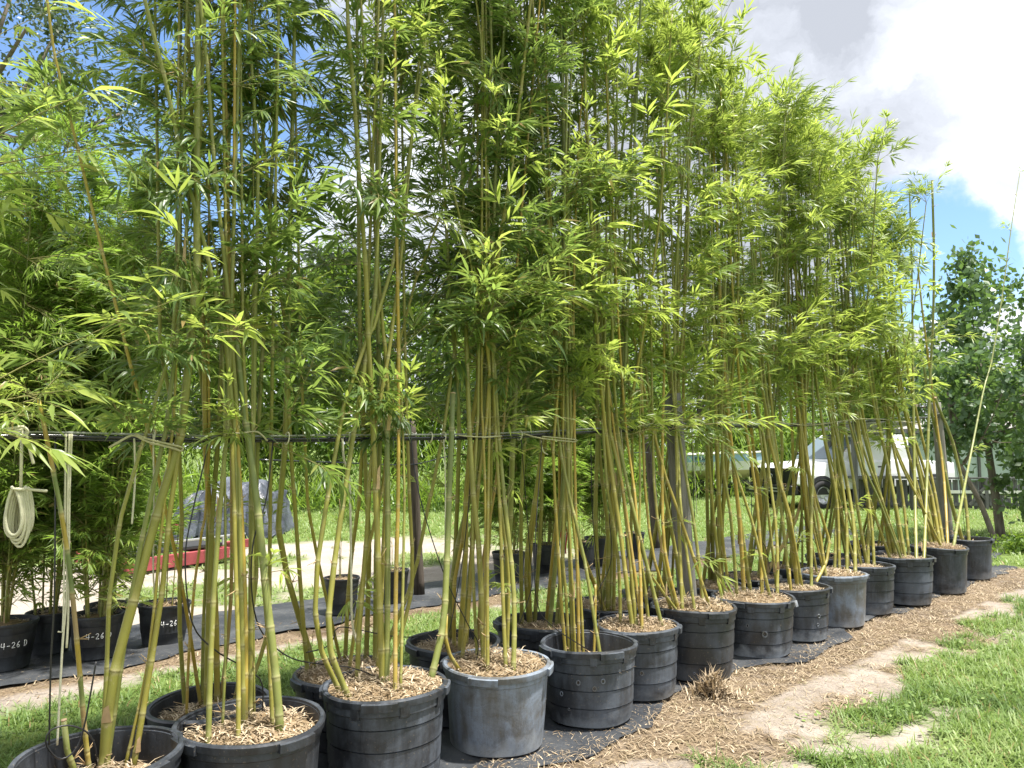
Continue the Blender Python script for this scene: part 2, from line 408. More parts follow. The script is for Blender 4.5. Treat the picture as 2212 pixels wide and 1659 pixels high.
def ground_mat():
    m, t, b = mat('ground_soil')
    s, _ = attr(t)                     # R grass, G litter, B path brightness
    co = N(t, 'ShaderNodeTexCoord').outputs['Object']
    n = noise(t, 1.6, 8, 0.62, co); nf = noise(t, 55, 6, 0.7, co); nm = noise(t, 7, 6, 0.65, co)
    sand = ramp(t, M(t, 'ADD', M(t, 'MULTIPLY', n, 0.5), M(t, 'MULTIPLY', nf, 0.5)), [(0.34, (0.15, 0.125, 0.105)), (0.5, (0.31, 0.27, 0.235)), (0.64, (0.42, 0.38, 0.335))])
    sand = mixc(t, M(t, 'MULTIPLY', s['Blue'], 0.4), sand, (0.42, 0.38, 0.32))
    lit = ramp(t, nf, [(0.36, (0.06, 0.042, 0.028)), (0.5, (0.17, 0.125, 0.08)), (0.66, (0.32, 0.25, 0.17))])
    grs = ramp(t, M(t, 'ADD', M(t, 'MULTIPLY', nm, 0.6), M(t, 'MULTIPLY', nf, 0.4)), [(0.35, (0.06, 0.09, 0.03)), (0.52, (0.12, 0.17, 0.045)), (0.68, (0.19, 0.23, 0.08))])
    lit = mixc(t, ramp(t, n, [(0.46, (0, 0, 0)), (0.62, (.75, .75, .75))]), lit, (0.075, 0.052, 0.034))
    def edge(v, k=0.34):
        q = M(t, 'ADD', v, M(t, 'MULTIPLY', M(t, 'SUBTRACT', M(t, 'ADD', M(t, 'MULTIPLY', nm, 0.5), M(t, 'MULTIPLY', nf, 0.5)), 0.5), 3.0))
        mr = N(t, 'ShaderNodeMapRange', clamp=True); mr.inputs['From Min'].default_value = 0.5 - k; mr.inputs['From Max'].default_value = 0.5 + k; L(t, q, mr.inputs['Value']); return mr.outputs[0]
    c = mixc(t, edge(s['Green']), sand, lit); c = mixc(t, edge(s['Red']), c, grs)
    L(t, c, b.inputs['Base Color']); rough(b, 0.97, 0.08)
    bump(t, b, M(t, 'ADD', nf, M(t, 'MULTIPLY', nm, 1.5)), 0.8, 0.02); return m
M_ground = ground_mat()

# ------------------------------------------------------------------ ground
def sstep(a, b, x): k = np.clip((x - a) / (b - a), 0, 1); return k * k * (3 - 2 * k)
def gz(x, y):
    d = np.hypot(x, y)
    return (fbm(x, y, 0.9, 3, 3) - 0.5) * 0.05 * np.clip(1 - (d - 25) / 25, 0.2, 1)
def zones(x, y):
    s, t = st(np.stack([x, y], -1))
    e1 = (fbm(x, y, 1.1, 11) - 0.5); e2 = (fbm(x, y, 3.0, 21) - 0.5); e3 = (fbm(x, y, 9.0, 27) - 0.5)
    front = sstep(-1.00, -1.22, s + e1 * 1.0 + e2 * 0.75 + e3 * 0.4 - 0.045 * np.clip(t - 1, -3, 3))
    # weed island and bare patch on the lawn's edge
    isl = np.exp(-(((t - 2.05) / 0.38) ** 2 + ((s + 1.05) / 0.15) ** 2) * 1.6) + np.exp(-(((t - 0.72) / 0.22) ** 2 + ((s + 0.98) / 0.14) ** 2)) * .8
    bare = np.exp(-(((t - 1.95) / 0.55) ** 2 + ((s + 1.36) / 0.13) ** 2) * 1.3) + 0.8 * np.exp(-(((t - 3.2) / 0.5) ** 2 + ((s + 2.2) / 0.12) ** 2))
    front = np.clip(front + isl * 1.0 - bare * 1.1, 0, 1)
    front = front * (1 - 0.6 * sstep(0.56, 0.70, fbm(x, y, 3.4, 51)) * (s < -1)) + 0.45 * sstep(0.62, 0.72, fbm(x, y, 3.8, 57)) * (s < -0.7)
    mid = sstep(0.95, 1.15, s + e2 * 0.3) * sstep(2.95, 2.5, s + e1 * 0.9 - 0.12 * np.clip(t, -2, 3))
    sandtrack = sstep(4.3, 4.7, s + e1) * sstep(9.4, 8.6, s + e1 * 1.5) * sstep(7.5, 5.0, t + e1 * 2)
    tuft = sstep(0.50, 0.66, fbm(x, y, 0.8, 71))
    far = sstep(4.3, 4.7, s + e1 * 0.8) * (1 - sandtrack * (1 - 0.75 * tuft))
    endz = sstep(9.3, 10.0, t + e1) * sstep(-0.45, -0.15, s + e1 * 0.4)
    g = np.maximum.reduce([front, mid, far, endz])
    lit = sstep(-1.15, -0.85, s + e1 * 0.55) * sstep(0.0, -0.2, s) * (0.22 + 0.75 * sstep(0.42, 0.62, fbm(x, y, 2.3, 31, 5)) * (0.6 + 0.8 * fbm(x, y, 12.0, 33)))
    lit = np.maximum(lit, sstep(2.85, 3.05, s) * sstep(3.6, 3.3, s) * 0.9)
    lit = np.maximum(lit, (s > -0.5) * (s < 1.1) * 0.8)
    path = sandtrack * 0.8 + sstep(-1.6, -1.2, s) * sstep(-0.3, -0.8, s) * 0.35 * sstep(0.45, 0.6, fbm(x, y, 1.3, 91))
    return g, np.clip(lit, 0, 1) * (1 - 0.0 * g), path
def axis(lo, hi, step, far):
    a = np.arange(lo, hi, step); g = []
    k = step
    x = hi
    while x < far: g.append(x); k *= 1.35; x += k
    h = []; k = step; x = lo - step
    while x > -far: h.append(x); k *= 1.35; x -= k
    return np.array(h[::-1] + list(a) + g)
gx = axis(-9, 15, 0.09, 900.0); gy = axis(0.5, 19, 0.09, 900.0)
GX, GY = np.meshgrid(gx, gy); x = GX.ravel(); y = GY.ravel()
G_, L_, P_ = zones(x, y)
v = np.stack([x, y, gz(x, y)], 1)
nx, ny = len(gx), len(gy)
ii, jj = np.meshgrid(np.arange(nx - 1), np.arange(ny - 1)); a = (jj * nx + ii).ravel()
loops = np.stack([a, a + 1, a + 1 + nx, a + nx], 1).ravel()
tint = np.stack([G_, L_, P_, np.ones_like(G_)], 1)
ground = link('ground', np_mesh('ground', v, loops, np.full(len(a), 4), [M_ground], tint, True)); ground['kind'] = 'structure'

def strip_sheet(name, t0, t1, s0, s1, seed, lift=0.012, step=0.05):
    ts = np.arange(t0, t1, step); ss = np.linspace(0, 1, 26)
    v = []
    for tt in ts:
        a_ = s0 + (vnoise(tt, 0, 1.3, seed) - 0.5) * 0.34 + (vnoise(tt, 3, 5, seed) - 0.5) * 0.14 + (vnoise(tt, 5, 17, seed) - 0.5) * 0.04
        b_ = s1 + (vnoise(tt, 9, 1.3, seed) - 0.5) * 0.2
        for k in ss:
            p = W(tt, a_ + (b_ - a_) * k)
            fold = max(0, vnoise(tt, k * 3, 2.2, seed + 5) - 0.55) * 0.07 + max(0, vnoise(tt * 1.0, k * 2, 7, seed + 8) - 0.6) * 0.03
            z = float(gz(p[0], p[1])) + lift + fold * (1 if k > 0.02 else 0.4)
            v.append((p[0], p[1], z))
    n = len(ss); f = []
    for i in range(len(ts) - 1):
        for j in range(n - 1): q = i * n + j; f.append((q, q + 1, q + n + 1, q + n))
    mm = Mesher(); mm.add(v, f); o = link(name, mm.build(name, [M_mat])); return o
wm = strip_sheet('weed_mat', -4.5, 9.6, -0.14, 1.05, 3)
tag(wm, 'black woven weed mat with a ragged edge under the double row of big pots', 'weed mat')
wm2 = strip_sheet('weed_mat', -4.5, 13.0, 3.25, 4.55, 14)
tag(wm2, 'black weed mat strip beyond the grass, under the small nursery pots', 'weed mat')
wm3 = strip_sheet('weed_mat', 9.7, 12.0, 0.35, 0.95, 33)
tag(wm3, 'short dark weed mat scrap past the farthest big pot', 'weed mat')

# ------------------------------------------------------------------ blades (grass, litter)
def blades(name, pos, length, width, lean, material, seed, lift=0.0, curve=1.0, tintv=None, flat=False):
    r = np.random.default_rng(seed); n = len(pos)
    az = r.uniform(0, 2 * math.pi, n); ln = length * r.uniform(0.45, 1.15, n) if np.isscalar(length) else length
    ang = lean * r.uniform(0.2, 1.0, n)
    w = width * r.uniform(0.6, 1.2, n)
    d = np.stack([np.cos(az), np.sin(az)], 1); sd = np.stack([-np.sin(az), np.cos(az)], 1)
    if flat: ang = R(90) - r.uniform(-0.05, 0.35, n)
    h = np.cos(ang); o = np.sin(ang)
    P = pos.copy(); P[:, 2] += lift
    def pt(k, wk, side):
        hz = h * k * ln - (curve * 0.35 * ln * k * k * (0 if flat else 1)) * o
        out = o * k * ln + (curve * 0.25 * ln * k * k) * (0 if flat else 1)
        if flat: hz = hz + np.sin(k * 3.1) * ln * 0.10
        q = P.copy(); q[:, :2] += d * out[:, None] + sd * (w * wk * side)[:, None]; q[:, 2] += hz; return q
    V = np.stack([pt(0, .5, -1), pt(0, .5, 1), pt(.5, .5, 1), pt(.5, .5, -1), pt(1, .08, 0)], 1).reshape(-1, 3)
    b = np.arange(n) * 5
    quad = np.stack([b, b + 1, b + 2, b + 3], 1); tri = np.stack([b + 3, b + 2, b + 4], 1)
    loops = np.concatenate([quad, tri], 1).ravel(); counts = np.tile([4, 3], n)
    tv = r.uniform(0, 1, n) if tintv is None else tintv
    T = np.zeros((n, 5, 4)); T[:, :, 3] = 1; T[:, :, 0] = tv[:, None]
    return np_mesh(name, V, loops, counts, [material], T.reshape(-1, 4), True)

def scatter(n, xr, yr, seed, key, dens=None):
    r = np.random.default_rng(seed)
    x = r.uniform(*xr, n); y = r.uniform(*yr, n)
    g, l, p = zones(x, y); s, t = st(np.stack([x, y], -1))
    dist = np.hypot(x, y); angv = np.abs(np.arctan2(x, y))
    keep = (y > 0.8) & (angv < R(44)) & key(g, l, s, t, dist, r.random(n))
    x, y = x[keep], y[keep]
    return np.stack([x, y, gz(x, y)], 1)
def tufted(c, per, spread, seed):
    r = np.random.default_rng(seed); q = np.repeat(c, per, 0); q[:, :2] += r.normal(0, spread, (len(q), 2)); return q
def ltint(p, r_seed, base=0.45, amp=0.9):
    r = np.random.default_rng(r_seed)
    q = np.clip(base + (fbm(p[:, 0], p[:, 1], 1.6, 61) - 0.5) * amp + r.normal(0, 0.16, len(p)), 0, 0.93)
    q[r.random(len(q)) < 0.05] = 1.25; return q
p = tufted(scatter(44000, (-4, 9), (2.5, 9), 1, lambda g, l, s, t, d, u: (g > 0.3 + 0.5 * u) & (s < -0.6) & (d > 2.6)), 9, 0.022, 2)
gr = link('grass', blades('grass', p, 0.115, 0.0068, R(72), M_grass, 3, tintv=ltint(p, 5, 0.42, 1.4)))
tag(gr, 'bright green lawn grass in the near right corner, beside the sandy strip', 'grass', kind='stuff')
p = tufted(scatter(42000, (-7, 9), (3, 12), 6, lambda g, l, s, t, d, u: (g > 0.35 + 0.4 * u) & (s > 0.8) & (s < 3.4)), 7, 0.025, 7)
gr = link('grass', blades('grass', p, 0.075, 0.0075, R(60), M_grass, 8, tintv=ltint(p, 9, 0.5)))
tag(gr, 'mown grass strip between the big pots and the small nursery pots', 'grass', kind='stuff')
p = tufted(scatter(60000, (-16, 26), (6, 30), 16, lambda g, l, s, t, d, u: (g > 0.4 + 0.4 * u) & ((s > 4.2) | (t > 9)) & (d < 30)), 5, 0.05, 17)
gr = link('grass', blades('grass', p, 0.11, 0.016, R(58), M_grass, 18, tintv=ltint(p, 19, 0.62, 0.5)))
tag(gr, 'sunlit lawn reaching back to the boats, truck and fence', 'grass', kind='stuff')
# low broad weeds in the lawn's edge
def weeds(n, seed, key, size=0.02):
    r = np.random.default_rng(seed)
    c = scatter(n, (-4, 9), (2.5, 9.5), seed, key); c = tufted(c, 12, 0.05, seed + 1); k = len(c)
    az = r.uniform(0, 6.28, k); w = size * r.uniform(0.5, 1.1, k); tl = r.uniform(-0.4, 0.4, (k, 2))
    c[:, 2] += r.uniform(0.01, 0.055, k)
    V = []
    for ax, bx in ((-1, 0), (-.4, .6), (.5, .6), (1, 0), (.5, -.6), (-.4, -.6)):
        dx = (np.cos(az) * ax - np.sin(az) * bx) * w; dy = (np.sin(az) * ax + np.cos(az) * bx) * w
        V.append(np.stack([c[:, 0] + dx, c[:, 1] + dy, c[:, 2] + dx * tl[:, 0] + dy * tl[:, 1]], 1))
    V = np.stack(V, 1).reshape(-1, 3); loops = np.arange(k * 6); T = np.zeros((k, 6, 4)); T[:, :, 3] = 1; T[:, :, 0] = r.uniform(0.3, 0.85, k)[:, None]
    return np_mesh('weeds', V, loops, np.full(k, 6), [M_grass], T.reshape(-1, 4))
wo_ = link('ground_weeds', weeds(4000, 41, lambda g, l, s, t, d, u: (g > 0.25) & (s < -0.7) & (s > -1.7) & (u < 0.5)))
tag(wo_, 'low round leaved weeds creeping over the edge of the sand', 'weeds', kind='stuff')

def litter(n, seed, key, ln=0.068, wd_=0.0075):
    p = scatter(n, (-7, 12), (2, 13), seed, key); return blades('leaf_litter', p, ln, wd_, 1.0, M_dry, seed + 1, lift=0.006, flat=True)
li = link('leaf_litter', litter(150000, 81, lambda g, l, s, t, d, u: (l > 0.02 + 0.7 * u) & (s < 0.1) & (g < 0.6) & (u > 0.30) & ((s < -0.34) | (u > 0.60))))
tag(li, 'tan dried bamboo sheaths and leaves strewn along the front of the big pots', 'leaf litter', kind='stuff')
li = link('leaf_litter', litter(60000, 85, lambda g, l, s, t, d, u: (s > 2.75) & (s < 3.75) & (u < 0.55)))
tag(li, 'dry leaves lying along the edge of the farther weed mat', 'leaf litter', kind='stuff')
li = link('straw', litter(330000, 89, lambda g, l, s, t, d, u: (l > 0.0 + 0.8 * u) & (s < 0.0) & (g < 0.7), 0.075, 0.0032))
tag(li, 'thin brown straw matted on the sand before the pots', 'straw', kind='stuff')
# a heap of dry sheaths between two pots
r_ = np.random.default_rng(5); c0 = W(1.75, -0.22)
hp = np.stack([c0[0] + r_.normal(0, 0.075, 380), c0[1] + r_.normal(0, 0.05, 380), np.zeros(380)], 1)
hp[:, 2] = np.clip(0.17 - 1.6 * np.hypot(hp[:, 0] - c0[0], hp[:, 1] - c0[1]), 0.005, 1) * r_.uniform(0.3, 1, 380)
li = link('dry_sheath_heap', blades('dry_sheath_heap', hp, 0.12, 0.010, R(75), M_dry, 6, curve=0.4)); tag(li, 'small heap of dry straw and sheaths pushed up against a pot', 'heap', kind='stuff')

# ------------------------------------------------------------------ leafy branches
def leaf_geo(p, d, up, ln, w, droop, tint, full=True):
    """one lanceolate, folded, drooping leaf"""
    sd = np.cross(d, up); sd /= np.linalg.norm(sd) + 1e-9; nr = np.cross(sd, d)
    def c(k): return p + d * ln * k + np.array([0, 0, -1.0]) * droop * ln * k * k
    if full:
        v = [c(0)]
        for k, wk in ((0.28, 1.0), (0.62, 0.78)):
            q = c(k); v += [q - sd * w * .5 * wk + nr * w * 0.12, q, q + sd * w * .5 * wk + nr * w * 0.12]
        v.append(c(1)); f = [(0, 1, 2), (0, 2, 3), (1, 4, 5, 2), (2, 5, 6, 3), (4, 7, 5), (5, 7, 6)]
    else:
        q = c(0.42); v = [c(0), q - sd * w * .5, c(1), q + sd * w * .5]; f = [(0, 1, 2), (0, 2, 3)]
    return v, f
def unit(v): v = np.asarray(v, float); return v / (np.linalg.norm(v) + 1e-9)
def make_branch(name, seed, Lm, stems, tw, nl, ll, lw, mats, full=True, droopy=0.35, tb=0.45):
    r = np.random.default_rng(seed); mm = Mesher()
    for k in range(stems):
        Ls = Lm * (1.0 if k == 0 else r.uniform(0.35, 0.75))
        az = 0 if k == 0 else r.uniform(-1.3, 1.3); el = r.uniform(-0.3, 0.55)
        d0 = unit([math.cos(az) * math.cos(el), math.sin(az) * math.cos(el), math.sin(el)])
        n = 6; pts = []
        bend = r.uniform(-0.15, 0.15)
        for i in range(n + 1):
            k_ = i / n; pts.append(d0 * Ls * k_ + np.array([0, bend * Ls * k_ * k_, -0.22 * droopy * Ls * k_ ** 2.2]))
        pts = np.array(pts)
        v, f = tube(pts, np.linspace(0.0032, 0.0011, n + 1), 4, False); mm.add(v, f, 1)
        for j in range(tw):
            k_ = 0.18 + 0.82 * (j + r.uniform(0, .8)) / tw; k_ = min(k_, 1.0)
            i = min(int(k_ * n), n - 1); a = k_ * n - i; p0 = pts[i] * (1 - a) + pts[i + 1] * a; td = unit(pts[i + 1] - pts[i])
            sgn = 1 if j % 2 else -1
            side = unit(np.cross(td, [0, 0, 1]))
            tdir = unit(td + side * sgn * r.uniform(0.3, 1.3) + np.array([0, 0, r.uniform(-0.6, 0.8)]))
            tl = r.uniform(0.05, 0.16) * (Lm / 0.8) ** .5
            if j == tw - 1: tdir = td; tl *= 0.6
            p1 = p0 + tdir * tl
            v, f = tube([p0, p1], [0.0014, 0.0008], 3, False); mm.add(v, f, 1)
            base_t = np.clip(tb + r.normal(0, 0.2), 0, 0.9)
            m_ = int(r.integers(max(3, nl - 2), nl + 2))
            for q in range(m_):
                fr = 0.45 + 0.55 * q / max(m_ - 1, 1); pl = p0 + (p1 - p0) * fr
                sgn2 = 1 if q % 2 else -1; s2 = unit(np.cross(tdir, [0, 0, 1]) + r.normal(0, .25, 3))
                spread = r.uniform(0.35, 0.95) * (1 - 0.75 * (q == m_ - 1))
                ld = unit(tdir + s2 * sgn2 * spread + np.array([0, 0, r.uniform(-0.45, 0.15)]))
                up = unit(np.array([0, 0, 1.0]) + r.normal(0, 0.35, 3))
                v, f = leaf_geo(pl, ld, up, ll * r.uniform(0.6, 1.12), lw * r.uniform(0.75, 1.15), r.uniform(0.05, 0.5), 0, full)
                tv = np.clip(base_t + r.normal(0, 0.13), 0, 0.95)
                if r.random() < 0.022: tv = 1.25
                if r.random() < 0.05: tv = 0.93
                mm.add(v, f, 0, (tv, 0, 0))
    return mm.build(name, mats)
BR = [make_branch('leafy_branch', 100 + i, 0.60 + 0.12 * (i % 4), 4, 5, 5, 0.150, 0.0195, [M_leaf, M_twig]) for i in range(8)]
BR_S = [make_branch('leafy_branch_small', 140 + i, 0.30, 2, 3, 5, 0.125, 0.017, [M_leaf, M_twig], tb=0.6) for i in range(4)]
BR_D = [make_branch('leafy_branch_dense', 160 + i, 0.60 + 0.1 * (i % 3), 3, 7, 7, 0.145, 0.0185, [M_leaf, M_twig], tb=0.33) for i in range(6)]
BR_K = [make_branch('shade_toned_branch', 220 + i, 0.62 + 0.1 * (i % 3), 3, 8, 7, 0.135, 0.0175, [M_leaf_shade, M_twig], tb=0.22) for i in range(6)]  # low tint and darker leaf paint shade into the back row crowns
BR_Y = [make_branch('yellower_branch', 240 + i, 0.58 + 0.12 * (i % 4), 3, 6, 6, 0.155, 0.0195, [M_leaf, M_twig], tb=0.66) for i in range(8)]  # leaf tint set lighter and yellower
BR_F = [make_branch('fine_branch', 180 + i, 0.46 + 0.08 * (i % 3), 5, 7, 7, 0.105, 0.0125, [M_leaf_fine, M_twig], False, 0.5, tb=0.6) for i in range(6)]

# ------------------------------------------------------------------ culms
def culm_mesh(pts, w0, w1, hue, seed, inter=0.33, cut=False, sides=9, banded=False):
    """jointed culm through pts (world); returns mesher, node list"""
    r = np.random.default_rng(seed)
    p = catmull(pts, 60); seg = np.linalg.norm(np.diff(p, axis=0), axis=1); cum = np.concatenate([[0], np.cumsum(seg)]); Lt = cum[-1]
    def at(d): return np.array([np.interp(d, cum, p[:, i]) for i in range(3)])
    nodes = []; d = r.uniform(0.04, 0.12); step = inter * 0.45
    while d < Lt - 0.03:
        nodes.append(d); d += step * r.uniform(0.85, 1.15); step = min(step * 1.28, inter * 1.25)
    if cut and Lt - (nodes[-1] if nodes else 0) > 0.06: pass
    ds = [0.0]; rad = []; mk = []; ag = []
    ctrl = [(0, 1.0, 0, 0)]
    for nd in nodes:
        for off, k, g, a in ((-0.022, 1.0, 0.10, 0), (-0.009, 1.0, 0.5, 0), (-0.003, 1.07, 0.3, 0.4), (0.004, 1.09, 0.55, 0.0), (0.012, 0.97, 0.25, 0), (0.045, 0.96, 0.12, 0)):
            ctrl.append((nd + off, k, g, a))
        ctrl.append((nd + step * 0.4, 0.99, 0, 0)) if False else None
    ctrl.append((Lt, 1.0, 0.3 if cut else 0, 0))
    ctrl = sorted([c for c in ctrl if 0 <= c[0] <= Lt])
    D = np.array([c[0] for c in ctrl]); K = np.array([c[1] for c in ctrl])
    P = np.array([at(d_) for d_ in D]); w = np.interp(D, [0, Lt], [w0, w1]) * 0.5
    if len(P) < 2: return None, []
    v, f = tube(P, w * K, sides, True)
    hv = np.clip(hue + np.interp(D, [0, 0.5, Lt], [0.06 * r.uniform(-1, 1), 0, -0.18]) + r.normal(0, 0.02, len(D)), 0, 1)
    if banded:
        pal = np.array([0.05, 0.85, 0.62, 0.95, 0.12, 0.75, 1.0, 0.0, 0.7]); bi = np.searchsorted(np.array(nodes) + 0.001, D); hv = pal[bi % 9] + r.normal(0, .02, len(D))
    T = np.zeros((len(P), sides, 3)); T[:, :, 0] = hv[:, None]; T[:, :, 1] = np.array([c[2] for c in ctrl])[:, None]; T[:, :, 2] = np.array([c[3] for c in ctrl])[:, None]
    mm = Mesher(); mm.add(v, f, 0, T.reshape(-1, 3))
    if cut:                                   # hollow, pale cut mouth
        t_, A, B = frames(P); e = P[-1]; rr = w[-1]
        v, f = tube([e + t_[-1] * 0.0005, e + t_[-1] * 0.006], [rr * 1.03, rr * 1.03], sides, True); mm.add(v, f, 1)
    # twig stubs and sheath scraps at some nodes
    for nd in nodes:
        if r.random() < 0.45:
            q = at(nd); a = r.uniform(0, 6.28); dd = np.array([math.cos(a), math.sin(a), r.uniform(0.2, 1.1)]); ww = np.interp(nd, [0, Lt], [w0, w1]) * 0.45
            q0 = q + np.array([math.cos(a), math.sin(a), 0]) * ww
            for _ in range(int(r.integers(1, 4))):
                v, f = tube([q0, q0 + unit(dd + r.normal(0, .4, 3)) * r.uniform(0.015, 0.06)], [0.0025, 0.0012], 4); mm.add(v, f, 2)
        if r.random() < 0.07:
            q = at(nd); a = r.uniform(0, 6.28); ww = np.interp(nd, [0, Lt], [w0, w1]) * 0.56
            o = np.array([math.cos(a), math.sin(a), 0]); sd = np.array([-o[1], o[0], 0]); h = r.uniform(0.06, 0.13)
            vv = [q + o * ww - sd * ww * .8, q + o * ww * 1.1 + sd * ww * .8, q + o * ww * 1.5 + sd * ww * .3 + [0, 0, h], q + o * ww * 1.2 - sd * ww * .5 + [0, 0, h * .8]]
            mm.add(vv, [(0, 1, 2, 3)], 2)
    return mm, [(at(nd), nd, np.interp(nd, [0, Lt], [w0, w1])) for nd in nodes]

CULM_MATS = [M_culm, M_cutface, M_sheath]
n_branches = 0
def add_culm(plant, loc, pts, w0, w1, hue, seed, zmin=1.8, dens=1.2, cut=False, fam=None, inter=0.33, banded=False, sides=9, top_tuft=True, ramp_h=0.7, bscale=1.0):
    global n_branches
    r = np.random.default_rng(seed + 999)
    mm, nodes = culm_mesh(pts, w0, w1, hue, seed, inter, cut, sides, banded)
    if mm is None: return None
    c = link('culm', mm.build('culm', CULM_MATS, loc), plant)
    fam = fam or BR
    ztop = nodes[-1][0][2] if nodes else 0
    for q, d, w in nodes:
        z = q[2]
        if z < zmin:
            if z > 0.75 and zmin < 2 and r.random() < 0.06 and fam is not BR_F:
                sc = r.uniform(0.6, 1.0); link('leafy_branch', BR_S[int(r.integers(4))], c, tuple(q - loc), Euler((r.uniform(-0.6, 0.6), -r.uniform(-.1, .6), r.uniform(0, 6.28))), (sc,) * 3)
            continue
        k = dens * min(1.0, 0.18 + (z - zmin) / (ramp_h * 1.5))
        cnt = int(k) + (r.random() < k - int(k))
        a0 = r.uniform(0, 6.28)
        for i in range(cnt):
            az = a0 + i * math.pi + r.uniform(-0.6, 0.6); pit = r.uniform(0.1, 0.85)
            if math.cos(az) * ND[0] + math.sin(az) * ND[1] < -0.35 and r.random() < 0.5: az += math.pi
            sc = r.uniform(0.7, 1.15) * bscale * (0.75 if z > ztop - 0.5 else 1.0)
            src = fam if z > zmin + 0.35 else BR_S
            b = link('leafy_branch', src[int(r.integers(len(src)))], c, tuple(q - loc), Euler((r.uniform(-0.6, 0.6), -pit, az)), (sc, sc, sc)); n_branches += 1
    if top_tuft and not cut and nodes:
        q = np.asarray(pts[-1])
        for i in range(2):
            sc = r.uniform(0.6, 0.85) * bscale
            b = link('leafy_branch', fam[int(r.integers(len(fam)))], c, tuple(q - loc), Euler((r.uniform(-0.6, 0.6), -r.uniform(0.9, 1.35), r.uniform(0, 6.28))), (sc, sc, sc)); n_branches += 1
    return c

